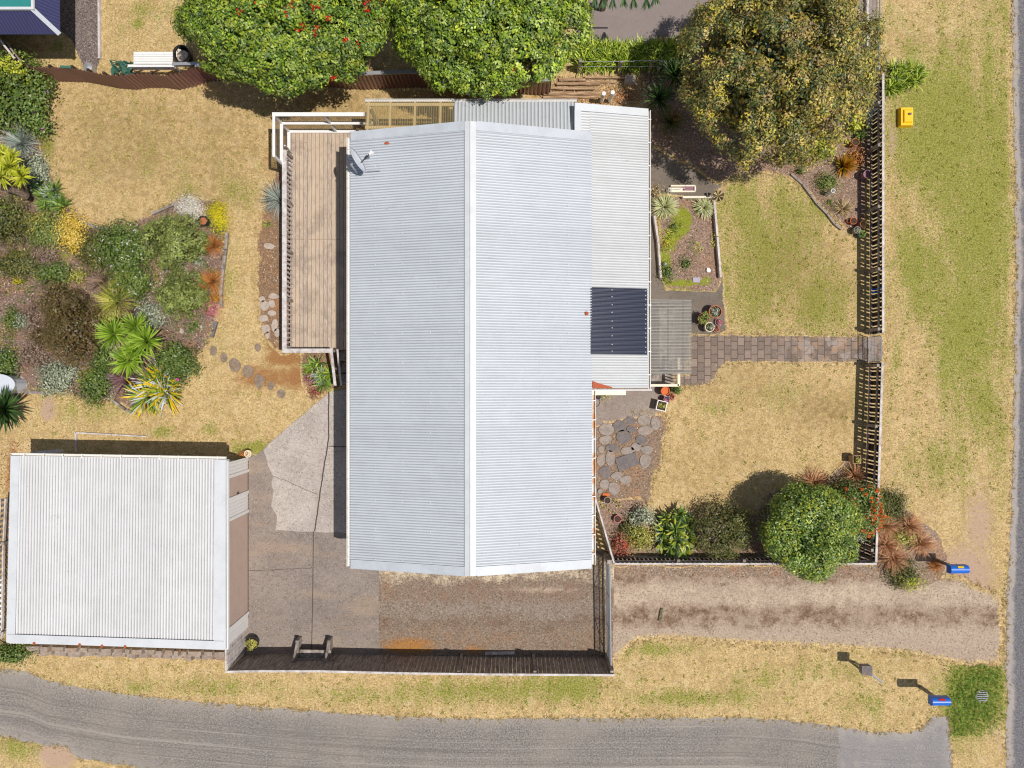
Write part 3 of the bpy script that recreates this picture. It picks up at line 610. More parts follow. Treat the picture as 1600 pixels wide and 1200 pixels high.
# ---------------------------------------------------------------- house
RX, RZ, EZ, XL, XR, YN, YS = -1.25, 3.75, 2.80, -5.06, 2.50, 7.84, -5.72
house = thing('house', 'long single storey house under a pale corrugated gable roof with a ridge down the middle', 'house', (RX, 1.0, 0))
m = MB()
wl, wr, wn_, ws = -4.6, 2.08, 7.45, -5.35
def hz(x): return EZ+(RZ-EZ)*((x-XL)/(RX-XL) if x < RX else (XR-x)/(XR-RX))-.06
prof = [(wl, 0), (wr, 0), (wr, hz(wr)), (RX, hz(RX)), (wl, hz(wl))]
m.add([(x, ws, z) for x, z in prof]+[(x, wn_, z) for x, z in prof], [(0, 1, 2, 3, 4), (9, 8, 7, 6, 5), (0, 5, 6, 1), (1, 6, 7, 2), (2, 7, 8, 3), (3, 8, 9, 4), (4, 9, 5, 0)])
m.box(2.083, 4.12, .15, 8.45, 0, 2.24)
hw = m.build('wall', 'wall', house)
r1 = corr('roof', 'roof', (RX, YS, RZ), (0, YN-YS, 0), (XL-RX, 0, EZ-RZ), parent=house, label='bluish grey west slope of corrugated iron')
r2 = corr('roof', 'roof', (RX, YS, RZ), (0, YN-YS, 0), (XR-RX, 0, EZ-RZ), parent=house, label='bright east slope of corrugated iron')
def slopez(x): return EZ+(RZ-EZ)*((x-XL)/(RX-XL) if x < RX else (XR-x)/(XR-RX))
m = MB()      # ridge cap and barge flashings
m.bar((RX-.085, YS-.02, RZ+.012), (RX-.085, YN+.02, RZ+.012), .17, .02, up=(-.24, 0, 1)); 
m.bar((RX+.085, YS-.02, RZ+.012), (RX+.085, YN+.02, RZ+.012), .17, .02, up=(.24, 0, 1))
m.tube([(RX, YS-.03, RZ+.03), (RX, YN+.03, RZ+.03)], .025, 6)
m.build('ridge_cap', 'flash', house)
m = MB()
for yy, s in ((YN, 1), (YS, -1)):
    for xa, xb in ((XL+.02, RX-.17), (XR-.02, RX+.17)):
        if yy == YN and xb > RX and False: continue
        y0 = yy-s*.11
        a = Vector((xa, y0, slopez(xa)+.022)); b = Vector((xb, y0, slopez(xb)+.022))
        m.bar(a, b, .26, .02); m.bar(a+Vector((0, s*.14, -.09)), b+Vector((0, s*.14, -.09)), .022, .2)
m.build('barge_flashing', 'flash_d', house)
m = MB()
def gutter(m, a, b, w=.11, d=.09, side=1):
    a = Vector(a); b = Vector(b); dr = (b-a).normalized(); nr = Vector((dr.y, -dr.x, 0))*side
    m.bar(a+nr*w/2-Vector((0, 0, d)), b+nr*w/2-Vector((0, 0, d)), w, .012)
    m.bar(a+nr*w-Vector((0, 0, d/2)), b+nr*w-Vector((0, 0, d/2)), .02, d+.01); m.bar(a-Vector((0, 0, d/2)), b-Vector((0, 0, d/2)), .01, d)
gutter(m, (XL+.0, YS+.0, EZ-.03), (XL+.0, YN-.1, EZ-.03), side=-1); m.build('gutter', 'gutter_w', house)
m = MB(); gutter(m, (XR+.0, YS+.05, EZ-.03), (XR+.0, -.16, EZ-.03), side=1); ge = m.build('gutter', 'gutter', house, label='east gutter with orange rust inside')
m = MB()
for k in range(9): y = YS+.4+k*.6; m.bar((XR-.01, y, EZ-.02), (XR+.125, y, EZ-.02), .03, .008)
m.build('gutter_strap', 'white', ge)
m = MB(); m.bar((XR+.1, YS+.3, EZ-.12), (XR+.1, YS+.3, .1), .08, .08); m.build('downpipe', 'white', house)
# screws on roof purlins
m = MB()
for xp in np.arange(.35, 3.9, .88):
    for y in np.arange(YS+.3, YN-.3, .076*4):
        for s in (-1, 1):
            x = RX+s*xp
            if s > 0 and x > XR-.05: continue
            z = slopez(x)+.014; r = .021
            if random.random() < .75: m.add([(x-r, y, z), (x, y-r, z), (x+r, y, z), (x, y+r, z), (x, y, z+.012)], [(0, 1, 4), (1, 2, 4), (2, 3, 4), (3, 0, 4)])
tag(m.build('roof_screw', 'flash', house), kind='stuff')
# lean-to roof on the east side
LX0, LX1, LZ0, LZ1, LY0, LY1 = 2.44, 4.34, 2.775, 2.38, -.12, 8.72
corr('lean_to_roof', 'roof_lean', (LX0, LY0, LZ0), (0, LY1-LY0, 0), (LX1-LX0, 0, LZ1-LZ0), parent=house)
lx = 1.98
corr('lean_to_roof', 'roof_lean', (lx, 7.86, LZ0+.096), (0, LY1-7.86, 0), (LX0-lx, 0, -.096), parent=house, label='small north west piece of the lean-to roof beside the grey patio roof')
m = MB(); m.bar((lx-.02, LY1-.08, LZ0+.13), (LX1, LY1-.08, LZ1+.03), .24, .02); m.bar((lx+.07, 7.84, LZ0+.12), (lx+.07, LY1-.2, LZ0+.12), .2, .02); m.bar((lx-.02, 7.84, LZ0-.0), (lx-.02, LY1, LZ0-.0), .02, .24)
m.build('barge_flashing', 'flash', house)
m = MB(); gutter(m, (LX1, -.15, LZ1-.03), (LX1, LY1+.02, LZ1-.03), .08, side=1)
gl = m.build('gutter', 'gutter_w', house); m = MB()
for k in range(12): y = .3+k*.74; m.bar((LX1-.02, y, LZ1-.02), (LX1+.1, y, LZ1-.02), .03, .008)
m.build('gutter_strap', 'white', gl)
corr('skylight_panel', 'sky_dark', (LX0+.02, .93, LZ0+.05), (0, 2.1, 0), (LX1-LX0-.06, 0, LZ1-LZ0+.012), parent=house)
m = MB()
for fx in (.37, .95):
    for k in range(14 if fx > .5 else 9):
        y = 1.02+k*(1.95/13 if fx > .5 else 1.95/8)+random.uniform(-.02, .02); x = LX0+(LX1-LX0)*fx; z = LZ0+(LZ1-LZ0)*fx+.065; r = .022
        m.add([(x-r, y, z), (x, y-r, z), (x+r, y, z), (x, y+r, z), (x, y, z+.02)], [(0, 1, 4), (1, 2, 4), (2, 3, 4), (3, 0, 4)])
m.build('panel_screw', 'white', house)
m = MB(); m.bar((LX0+.05, -.19, 2.72), (LX1+.1, -.19, 2.36), .03, .16); m.build('fascia', 'white', house)
m = MB(); m.bar((XR-.02, -.27, 2.70), (XR+1.1, -.27, 2.52), .16, .05); m.build('soffit_board', 'cream', house)
m = MB(); z0 = 2.79; m.add([(XR+.02, -.13, z0), (XR+.02, .10, z0), (XR+.2, .03, z0-.035), (XR+.66, -.1, z0-.125), (XR+.66, -.13, z0-.125), (XR+.02, -.13, z0-.05), (XR+.66, -.13, z0-.17)], [(4, 3, 2, 1, 0), (0, 5, 6, 4)])
m.build('rust_patch', 'rustpaint', house)
m = MB(); m.lathe((2.33, 2.2, 2.84), [(.06, -.05), (.06, .06), (.03, .08)], 10); m.build('roof_vent', 'rustpaint', house)
m = MB(); rq = W(605, 224, 3.09); m.lathe((rq[0], rq[1], slopez(rq[0])+.014), [(.06, 0.0), (.055, .008), (.02, .014)], 9, 1.4, .8); m.build('rust_spot', 'rustpaint', house)
# windows and doors
def window(parent, x, y, z0, w, h, ax, mat='glass', name='window'):
    """ax: '+x','-x','+y','-y' facing; (x,y) centre on the wall face"""
    s = 1 if ax[0] == '+' else -1; d = Vector((s, 0, 0)) if ax[1] == 'x' else Vector((0, s, 0)); t = Vector((0, 1, 0)) if ax[1] == 'x' else Vector((1, 0, 0))
    c = Vector((x, y, z0+h/2)); m = MB()
    def slab(m, a0, a1, b0, b1, d0, d1):
        P = lambda a, b, q: tuple(c+t*a+Vector((0, 0, b))+d*q)
        m.hexa([P(a0, b0, d0), P(a1, b0, d0), P(a1, b0, d1), P(a0, b0, d1)], [P(a0, b1, d0), P(a1, b1, d0), P(a1, b1, d1), P(a0, b1, d1)])
    f = .06
    slab(m, -w/2, w/2, h/2-f, h/2, .0, .05); slab(m, -w/2, w/2, -h/2, -h/2+f, .0, .05); slab(m, -w/2, -w/2+f, -h/2+f, h/2-f, 0, .05); slab(m, w/2-f, w/2, -h/2+f, h/2-f, 0, .05)
    if w > 1: slab(m, -.02, .02, -h/2+f, h/2-f, 0, .045)
    o = m.build(name, 'white', parent); m = MB(); slab(m, -w/2+f, w/2-f, -h/2+f, h/2-f, .005, .02); m.build('pane', mat, o); return o
for (y, w) in ((6.2, 2.4), (3.2, 2.4)): window(house, wl-.002, y, .62, w, 2.0, '-x', name='sliding_door')
for (y, w) in ((-1.2, 1.6), (-3.8, 1.4)): window(house, wl-.002, y, .95, w, 1.2, '-x')
for (x, w) in ((-2.9, 1.6), (.4, 1.6)): window(house, x, ws-.002, .95, w, 1.2, '-y')
for (y, w) in ((-1.6, 1.5), (-4.0, 1.5)): window(house, wr+.002, y, .95, w, 1.2, '+x')
for (y, w) in ((6.9, 1.3), (4.4, 1.5)): window(house, 4.123, y, .95, w, 1.0, '+x')
window(house, 4.123, 1.5, .3, .9, 1.9, '+x', 'wall', 'front_door')
# patio roofs north
PZ0, PZ1, PY1 = 2.95, 2.50, 8.96
yel = thing('patio_roof', 'yellowed see-through corrugated lean-to roof showing its cream rafters beside the deck', 'patio roof', (-3.2, 8.3, 0))
x0, x1 = W(572, 160, PZ1)[0], W(709, 160, PZ1)[0]
corr('roof_sheet', 'yel_sheet', (x0, PY1, PZ1), (x1-x0, 0, 0), (0, 7.35-PY1, .34), parent=yel, pitch=.076, amp=.009)
m = MB()
for px in (573, 608, 646, 686): x = W(px, 160, PZ1)[0]+.05; m.bar((x, PY1-.02, PZ1-.07), (x, 7.46, PZ1+.24), .07, .1)
m.build('rafter', 'cream', yel); m = MB()
for t in (.06, .55): m.bar((x0, PY1-t*1.6, PZ1-.045+t*.34), (x1, PY1-t*1.6, PZ1-.045+t*.34), .09, .05)
m.build('purlin', 'cream', yel)
m = MB()
for x in (x0+.1, x1-.1): m.box(x-.05, x+.05, PY1-.2, PY1-.1, 0, PZ1-.1)
m.build('post', 'cream', yel)
m = MB(); gutter(m, (x0-.05, PY1+.0, PZ1), (x1, PY1+.0, PZ1), .07, side=-1); m.build('gutter', 'gutter_w', yel)
pat = thing('patio_roof', 'grey corrugated lean-to roof between the yellowed roof and the long white roof', 'patio roof', (.1, 8.3, 0))
x2 = W(897, 160, PZ1)[0]
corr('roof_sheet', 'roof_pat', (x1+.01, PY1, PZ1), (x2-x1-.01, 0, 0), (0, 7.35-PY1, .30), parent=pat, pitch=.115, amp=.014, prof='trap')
m = MB(); gutter(m, (x1+.01, PY1+.0, PZ1), (x2+.1, PY1+.0, PZ1), .07, side=-1); gp = m.build('gutter', 'gutter_w', pat)
m = MB()
for x in (x1+.2, (x1+x2)/2, x2-.1): m.box(x-.05, x+.05, PY1-.2, PY1-.1, 0, PZ1-.1)
m.build('post', 'cream', pat)
# front porch
porch = thing('porch', 'front porch under a clear corrugated canopy with pale timber floor', 'porch', (5.0, 1.5, 0))
cx0, cx1, cy0, cy1 = 4.40, W(1081, 500, 2.2)[0], W(0, 585, 2.2)[1], W(0, 468, 2.2)[1]
corr('canopy', 'clear_sheet', (cx0, cy0, 2.28), (0, cy1-cy0, 0), (cx1-cx0, 0, -.12), parent=porch, pitch=.09, amp=.011)
m = MB()
for x, z in ((cx0+.05, 2.25), (cx0+.62, 2.2), (cx1-.25, 2.13)): m.bar((x, cy0+.02, z-.05), (x, cy1-.02, z-.05), .05, .08)
for y in (cy0+.08, cy1-.08): m.bar((cx0, y, 2.17), (cx1-.05, y, 2.05), .05, .08)
m.build('canopy_frame', 'gwood', porch)
m = MB()
for x, y in ((cx1-.3, cy0+.1), (cx1-.3, cy1-.1)): m.box(x-.045, x+.045, y-.045, y+.045, 0, 2.04)
m.build('post', 'cream', porch)
fx1, fy0, fy1 = W(1054, 600, .45)[0], W(0, 603, .45)[1], W(0, 480, .45)[1]
m = MB()
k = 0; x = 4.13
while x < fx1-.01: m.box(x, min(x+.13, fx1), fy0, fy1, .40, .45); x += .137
m.build('floor_boards', 'gwood', porch)  # grey instead of cream: the shade under the canopy is put into the colour
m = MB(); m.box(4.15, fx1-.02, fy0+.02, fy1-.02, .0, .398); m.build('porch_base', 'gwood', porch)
m = MB()
for y in np.arange(fy0+.03, fy0+.9, .11): m.bar((fx1-.05, y, .45), (fx1-.05, y, 1.25), .03, .05)
m.bar((fx1-.05, fy0, 1.28), (fx1-.05, fy0+.95, 1.28), .09, .05); m.bar((4.25, fy0+.02, 1.28), (fx1-.05, fy0+.02, 1.28), .08, .05)
for x in np.arange(4.3, fx1-.1, .13): m.bar((x, fy0+.02, .45), (x, fy0+.02, 1.25), .05, .03)
m.build('railing', 'cream', porch)

# satellite dish on the roof
dz = 3.6; dx, dy = W(556, 252, dz)[:2]
dish = thing('satellite_dish', 'grey satellite dish tilted on its mount at the west eave of the white roof', 'satellite dish', (dx, dy, 3.0))
ax = Vector((.80, .42, .16)).normalized(); uu = Vector((0, 0, 1)).cross(ax).normalized(); ww = ax.cross(uu)
c = Vector((dx, dy, dz)); V = []; nr, na = 6, 28
V.append(tuple(c))
for i in range(1, nr+1):
    r = .40*i/nr
    for k in range(na): a = 2*math.pi*k/na; V.append(tuple(c+uu*r*math.cos(a)+ww*r*math.sin(a)+ax*(.09*(i/nr)**2)))
m = MB(); Fd = [(0, 1+k, 1+(k+1) % na) for k in range(na)]
for i in range(nr-1):
    for k in range(na): Fd.append((1+i*na+k, 1+(i+1)*na+k, 1+(i+1)*na+(k+1) % na, 1+i*na+(k+1) % na))
n0 = len(V); V2_ = [tuple(Vector(v)-ax*.02) for v in V]
Fd2 = [tuple(n0+i for i in reversed(f)) for f in Fd]
rim = [(1+(nr-1)*na+k, n0+1+(nr-1)*na+k, n0+1+(nr-1)*na+(k+1) % na, 1+(nr-1)*na+(k+1) % na) for k in range(na)]
m.add(V+V2_, Fd+Fd2+rim); m.build('reflector', 'dish', dish, smooth=True)
m = MB(); a_ = c-ww*.30+ax*.05; b_ = c+ax*.52+Vector((0, 0, -.06)); m.tube([a_, b_], .018, 8); m.build('arm', 'black', dish)
m = MB(); m.tube([b_-ax*.05, b_+ax*.02], .045, 10); m.tube([b_+ax*.02+uu*.05, b_+ax*.07-uu*.05], .04, 10); m.build('receiver', 'white', dish)
m = MB(); m.tube([c-ax*.03, c-ax*.18, (dx-.10, dy-.16, 2.92)], .03, 8); m.box(dx-.13, dx-.03, dy-.24, dy-.12, 2.87, 2.93); m.build('bracket', 'galv', dish)
m = MB(); m.tube([(dx+.25, dy-.18, 3.2), W(594, 267, 3.12)], .008, 6); m.build('antenna_rod', 'black', dish)

# ---------------------------------------------------------------- deck
DZ = .60
dxl, dxr, dyn, dys = W(454, 0, DZ)[0], -4.604, W(0, 207, DZ)[1], W(0, 547, DZ)[1]
deck = thing('deck', 'raised timber deck of long weathered boards along the west side of the house', 'deck', ((dxl+dxr)/2, (dyn+dys)/2, 0))
m = MB(); m.box(dxl-.01, dxr, dys, dyn, DZ-.05, DZ); m.build('deck_boards', 'deck', deck)
m = MB(); m.box(dxl+.05, dxr, dys+.02, dyn-.02, .0, DZ-.055); m.build('deck_base', 'dwood', deck)
RZT = 1.42; rx = W(444.5, 0, RZT)[0]; ry0 = W(0, 548, RZT)[1]; ry1 = W(0, 235, RZT)[1]
m = MB(); m.bar((rx, ry0-.06, RZT), (rx, ry1, RZT), .15, .045); m.bar((rx-.06, ry0, RZT+.002), (W(520, 0, RZT)[0], ry0, RZT+.002), .14, .045); m.build('handrail', 'railw', deck)
m = MB(); y = dys+.1
while y < ry1+.2: m.bar((rx, y, DZ-.2), (rx, y, RZT-.03), .045, .055); y += .155
x = rx+.15
while x < W(520, 0, RZT)[0]: m.bar((x, ry0+.01, DZ-.1), (x, ry0+.01, RZT-.03), .055, .045); x += .155
m.build('balusters', 'railw', deck)
for y in np.linspace(dys+.05, ry1, 5):
    m = MB(); m.box(rx-.045, rx+.045, y-.045, y+.045, 0, RZT-.025); m.build('post', 'gwood', deck)
# white wind screen round the north west corner
scr = thing('wind_screen', 'white framed wind screen with three rails and corrugated clear infill at the deck corner', 'screen', (dxl, dyn, 0))
sx, sy = W(452, 207, DZ)[:2]; ex = W(568, 0, 2.15)[0]; ey = W(0, 244, 2.15)[1]
hs = (DZ+.04, 1.42, 2.18)
m = MB()
for h in hs:
    m.bar((sx-.05, sy+.02, h), (-4.62 if h > 1 else -4.62, sy+.02, h), .10 if h < 2 else .12, .05); m.bar((sx, sy-.03, h+.001), (sx, ey+(.0 if h > 1 else .0), h+.001), .10 if h < 2 else .08, .05)
m.build('rail', 'white', scr); m = MB()
for x in (sx, (sx-4.62)/2+.1, -4.70): m.bar((x, sy+.02, .0), (x, sy+.02, 2.155), .07, .07)
m.bar((sx, ey, .0), (sx, ey, 2.2), .07, .07); m.build('post', 'white', scr)
def vsheet(name, mat, a, b, z0, z1, parent, pitch=.076, amp=.010):
    a = Vector((*a, z0)); b = Vector((*b, z0)); L = (b-a).length; nrm = (b-a).cross(Vector((0, 0, 1))).normalized(); nr = int(L/pitch)*6; V = []; val = []
    for j, z in enumerate((0, z1-z0)):
        for i in range(nr+1): w = math.sin(2*math.pi*i/6); V.append(tuple(a+(b-a)*(i/nr)+nrm*amp*w+Vector((0, 0, z)))); val.append(.5+.5*w)
    return mesh_obj(name, V, [(i, i+1, nr+2+i, nr+1+i) for i in range(nr)], MAT[mat], parent, True, {'val': val})
MAT['screen_sheet'] = M_translucent('screen_sheet', sr(150, 132, 112), (.84, .78, .7), .62)
vsheet('infill_sheet', 'screen_sheet', (sx, sy+.06), (-4.66, sy+.06), DZ+.07, 2.14, scr)
vsheet('infill_sheet', 'screen_sheet', (sx-.05, ey+.03), (sx-.05, sy), DZ+.07, 2.14, scr)
# deck steps
steps = thing('deck_steps', 'timber steps with sloping handrails going down from the deck to the concrete', 'steps', (W(535, 575)[0], W(0, 575)[1], 0))
ax0, ax1 = W(533, 0)[0], -4.62; ytop, ybot = dys-.005, W(0, 605)[1]
for k in range(3):
    y1 = ytop-(ytop-ybot)*k/3.2; z = DZ-.15*(k+1); m = MB(); m.box(ax0+.03, ax1, y1-.36, y1-.01, z-.04, z); m.build('tread', 'gwood', steps)
m = MB()
for x in (ax0-.02, ax0+.19): m.bar((x, ytop, 1.3), (x, ybot+.06, .75), .09 if x < ax0 else .06, .05)
m.build('handrail', 'railw', steps); m = MB()
m.bar((ax0, ytop, DZ-.12), (ax0, ybot, .08), .05, .2)
for t in (.05, .5, .93): y = ytop-(ytop-ybot)*t; m.bar((ax0-.02, y, .0), (ax0-.02, y, 1.3-.55*t), .07, .07)
m.build('stringer', 'gwood', steps)
# small bits by the steps
# ---------------------------------------------------------------- garage
gar = thing('garage', 'garage with white ribbed monopitch roof and beige doors facing the concrete yard', 'garage', (-12.6, -5.2, 0))
nL = Vector(W(20, 712, 2.3)); nR = Vector(W(352, 718, 2.3)); sL = Vector(W(13, 1003, 2.53)); sR = Vector(W(351, 1014, 2.53))
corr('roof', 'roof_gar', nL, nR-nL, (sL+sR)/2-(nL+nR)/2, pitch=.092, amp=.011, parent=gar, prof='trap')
m = MB()
up = Vector((0, 0, .03)); m.bar(nL+up+Vector((.10, 0, 0)), sL+up+Vector((.10, 0, 0)), .26, .02); m.bar(nR+up-Vector((.15, 0, 0)), sR+up-Vector((.15, 0, 0)), .36, .02)
m.bar(sL+up*1.6+Vector((0, .13, 0)), sR+up*1.6+Vector((0, .13, 0)), .26, .015)
m.bar(nR+Vector((.045, 0, -.08)), sR+Vector((.045, 0, -.08)), .02, .22); m.bar(nL+Vector((-.04, 0, -.08)), sL+Vector((-.04, 0, -.08)), .02, .22); m.bar(sL+Vector((0, -.01, -.08)), sR+Vector((0, -.01, -.08)), .02, .22)
m.build('barge_flashing', 'flash', gar)
m = MB(); gutter(m, nL+Vector((-.1, .0, .0)), nR+Vector((.0, .0, .0)), .08, side=-1); gg = m.build('gutter', 'gutter_w', gar)
m = MB()
for k in range(11): q = nL.lerp(nR, (k+.6)/11); m.bar(q+Vector((0, -.04, .02)), q+Vector((0, .1, .02)), .03, .01)
m.build('gutter_strap', 'white', gg)
gx0, gx1 = -15.72, -9.31; gyN, gyS = -2.52, -8.12
def gy(x, y): return y-.026*(x-gx0)
m = MB()
m.hexa([(gx0, gy(gx0, gyS), 0), (gx1, gy(gx1, gyS), 0), (gx1, gy(gx1, gyN), 0), (gx0, gy(gx0, gyN), 0)], [(gx0, gy(gx0, gyS), 2.47), (gx1, gy(gx1, gyS), 2.47), (gx1, gy(gx1, gyN), 2.25), (gx0, gy(gx0, gyN), 2.25)])
m.build('wall', 'wall', gar)
def gpiece(name, ya, yb, z0, z1, mat, off, prof=None):
    if prof: return corrv(name, ya, yb, z0, z1, mat, off)
    m = MB(); m.box(gx1+.003, gx1+off, yb, ya, z0, z1); return m.build(name, mat, gar)
ys = [W(0, p)[1] for p in (714, 735, 768, 798, 957, 980)]
for a, b in ((0, 1), (2, 3), (4, 5)):
    o = vsheet('wall_cladding', 'white', (gx1+.02, ys[b]+.0), (gx1+.02, ys[a]-.0), .02, 2.2, gar, .105, .01)
gpiece('side_door', ys[1]-.05, ys[2]+.05, .02, 2.05, 'gar_door', .012); g2 = gpiece('roller_door', ys[3]-.05, ys[4]+.05, .02, 2.15, 'gar_door', .012)
m = MB(); y = (ys[1]+ys[2])/2; m.lathe((gx1+.05, y-.28, 1.0), [(.03, -.03), (.04, 0), (.03, .03)], 8); m.build('door_handle', 'black', gar)
m = MB()
for yy in (ys[1], ys[2], ys[3], ys[4]): m.box(gx1+.003, gx1+.05, yy-.05, yy+.05, 0, 2.2)
m.box(gx1+.003, gx1+.06, ys[4], ys[3], 2.15, 2.24); m.build('door_frame', 'white', gar)
m = MB(); m.bar(W(356, 720, 2.2), W(356, 1014, 2.4), .06, .1); m.build('fascia', 'white', gar)
m = MB()
for (a, b) in ((54, 166), (127, 125), (196, 170), (160, 168)):
    px, py = a, 840+b; 
for px, py in ((54, 1005), (125, 1007), (196, 1010), (160, 1009)): q = W(px, py, 2.57); m.lathe((q[0], q[1], 2.592), [(.05, 0), (.03, .006)], 7)
m.build('rust_spot', 'rustpaint', gar)
# stone wall south of the garage
sw = thing('stone_wall', 'low rough stone retaining wall along the south side of the garage', 'stone wall', (-12.5, -9.3, 0))
m = MB()
for row in range(2):
    x = W(52, 0)[0]
    while x < W(352, 0)[0]:
        wdt = random.uniform(.22, .55); yc = W(0, 1006+ (x+16)*1.3)[1]-row*.0-.06; h = .42+.1*row
        y0 = yc-(.32 if row == 0 else .12); y1 = yc+.12
        pts = []
        z1 = (.26 if row == 0 else .46)+random.uniform(-.05, .05)
        j = lambda s=.03: random.uniform(-s, s)
        m.hexa([(x, y0+j(), 0), (x+wdt-.02, y0+j(), 0), (x+wdt-.02, y1, 0), (x, y1, 0)], [(x+.04+j(), y0+.06+j(), z1+j()), (x+wdt-.06+j(), y0+.06+j(), z1+j()), (x+wdt-.05, y1-.02, z1+j()), (x+.04, y1-.02, z1+j())])
        x += wdt
m.build('stonework', 'stonewall', sw)
# neighbour's building at the top left
nb = thing('neighbour_house', 'corner of a neighbouring building with navy corrugated hip roof and teal top sheet', 'house', (-19.5, 13.5, 0))
hc = Vector(W(94, 54, 2.3)); hp = Vector(W(51, 14, 3.0)); far = -30.0; farN = 24
m = MB()
def slope(a, b, c, d, name, mat, A, label=None):
    pass
# south slope and east slope as corrugated sheets cut at the hip: strips of ribs
def hipslope(side):
    V = []; Fs = []; val = []; pitch = .105; n = 0
    run = (hc-hp)
    if side == 's':   # eave along y=hc.y, ribs run along y
        x = -26.0
        while x < hc.x:
            for (u, w) in ((0, 0), (.2, 0), (.35, 1), (.75, 1), (.9, 0)):
                xx = min(x+u*pitch, hc.x); t = max(0, (xx-hp.x)/(hc.x-hp.x)); ye = hc.y; yt = hp.y+(hc.y-hp.y)*t; zt = hp.z+(hc.z-hp.z)*t
                V += [(xx, ye, hc.z+.02*w), (xx, yt, zt+.02*w)]; val += [w, w]; n += 1
            x += pitch
    else:
        y = 24.0
        while y > hc.y:
            for (u, w) in ((0, 0), (.2, 0), (.35, 1), (.75, 1), (.9, 0)):
                yy = max(y-u*pitch, hc.y); t = max(0, (yy-hp.y)/(hc.y-hp.y)) if yy < hp.y else 0; t = min(1, (hp.y-yy)/(hp.y-hc.y)) if yy < hp.y else 0
                xt = hp.x+(hc.x-hp.x)*t; zt = hp.z+(hc.z-hp.z)*t
                V += [(xt, yy, zt+.02*w), (hc.x, yy, hc.z+.02*w)]; val += [w, w]; n += 1
            y -= pitch
    Fs = [(2*i, 2*i+2, 2*i+3, 2*i+1) for i in range(n-1)]
    return mesh_obj('roof', V, Fs, MAT['roof_blue'], nb, False, {'val': val})
hipslope('s'); hipslope('e')
m = MB(); m.bar(hp+Vector((0, 0, .03)), hc+Vector((0, 0, .03)), .14, .03); m.build('hip_cap', 'flash_d', nb)
tp = Vector(W(50, 12, 3.05)); m = MB(); m.box(-28, tp.x, tp.y, 24, 2.98, 3.04); m.build('top_sheet', 'teal', nb)
m = MB(); m.box(-28, tp.x+.06, tp.y-.06, tp.y+.02, 3.0, 3.07); m.box(tp.x-.02, tp.x+.06, tp.y+.02, 24, 3.0, 3.07); m.build('top_edging', 'flash', nb)
m = MB(); m.box(-28, hc.x-1.5, hc.y+1.2, 24, 0, 2.35); m.build('wall', 'wall', nb)

# ---------------------------------------------------------------- fences
def resample(pts, step):
    out = [np.array(pts[0], float)]; tot = 0
    for a, b in zip(pts[:-1], pts[1:]):
        a = np.array(a, float); b = np.array(b, float); L = np.hypot(*(b-a)); n = max(1, int(round(L/step)))
        for k in range(1, n+1): out.append(a+(b-a)*k/n)
    return out
def paling_fence(name, label, pts, h, pal_w=.15, gap=.01, pattern=None, mat='fwood', rail='railw', posts=(), cat='fence', rail_w=.06, cap=True, zr=(.3, .8), th=.02, side=1, toprail=True, vary=.02, postmat='gwood', ph=None, postw=.10):
    c = np.mean(pts, 0); t = thing(name, label, cat, (c[0], c[1], 0))
    m = MB(); mr = MB(); mrt = MB()
    for a, b in zip(pts[:-1], pts[1:]):
        a = Vector((*a, 0)); b = Vector((*b, 0)); d = (b-a).normalized(); L = (b-a).length; nr = Vector((d.y, -d.x, 0))*side; s = 0; i = 0
        pat_ = pattern or [(pal_w, gap)]
        while s < L-.02:
            w, g = pat_[i % len(pat_)]; w2 = min(w, L-s); hh = h+random.uniform(-vary, vary)
            p = a+d*(s+w2/2)+nr*random.uniform(.008, .018); m.bar(p+Vector((0, 0, .03)), p+Vector((0, 0, hh)), w2-.004, th, up=(nr.x, nr.y, 0)) if False else m.hexa(*pal(p, d, nr, w2, th, .03, hh))
            s += w+g; i += 1
        for z in zr: mr.bar(a-nr*.035+Vector((0, 0, z*h)), b-nr*.035+Vector((0, 0, z*h)), .045, .09)
        if toprail: mrt.bar(a+nr*.0+Vector((0, 0, h+.035)), b+Vector((0, 0, h+.035)), rail_w, .03)
    m.build('palings', mat, t)
    if mr.v: mr.build('rail', rail, t)
    if mrt.v: mrt.build('cap', 'railw', t)
    for (x, y) in posts:
        m = MB(); m.box(x-postw/2, x+postw/2, y-postw/2, y+postw/2, 0, ph or h-.02); m.build('post', postmat, t)
    return t
def pal(p, d, nr, w, th, z0, z1):
    a = p-d*w/2; b = p+d*w/2; lo = [a, b, b+nr*th, a+nr*th]
    return [tuple(q+Vector((0, 0, z0))) for q in lo], [tuple(q+Vector((0, 0, z1))) for q in lo]
PK = [(.150, .045), (.075, .042)]
FH = .92
def fx(py, dpx=0):   # x of the front fence top at a photo row
    if py < 540: return 1379
    return 1378-(py-566)*10/314
def FP(py): x, y = W2(fx(py), py, FH); return (x, y)
posts = [(FP(p)[0]-.10, FP(p)[1]) for p in (160, 226, 322, 420, 514)]
paling_fence('picket_fence', 'dark paling front fence with pale top rail from the big tree to the gate', [FP(112), FP(520)], FH, pattern=PK, mat='dwood', rail='gwood', posts=posts, rail_w=.075, zr=(.25, .8), side=-1)
paling_fence('picket_fence', 'dark paling front fence with pale top rail south of the gate to the corner', [FP(566), FP(700), FP(878)], FH, pattern=PK, mat='dwood', rail='gwood', posts=[(FP(p)[0]-.10, FP(p)[1]) for p in (571, 666, 760, 860)], rail_w=.075, zr=(.25, .8), side=-1)
blue_ = thing('blue_tag', 'pair of bright blue strips tied on the dark paling fence above the gate', 'tag', (FP(453)[0]-.03, FP(453)[1], .6))
m = MB()
for p in (449.5, 454.5): x, y = FP(p); m.box(x-.16, x-.012, y-.03, y+.03, .50, .53); m.box(x-.022, x-.012, y-.03, y+.03, .53, .88)
m.build('strip', 'blue', blue_)
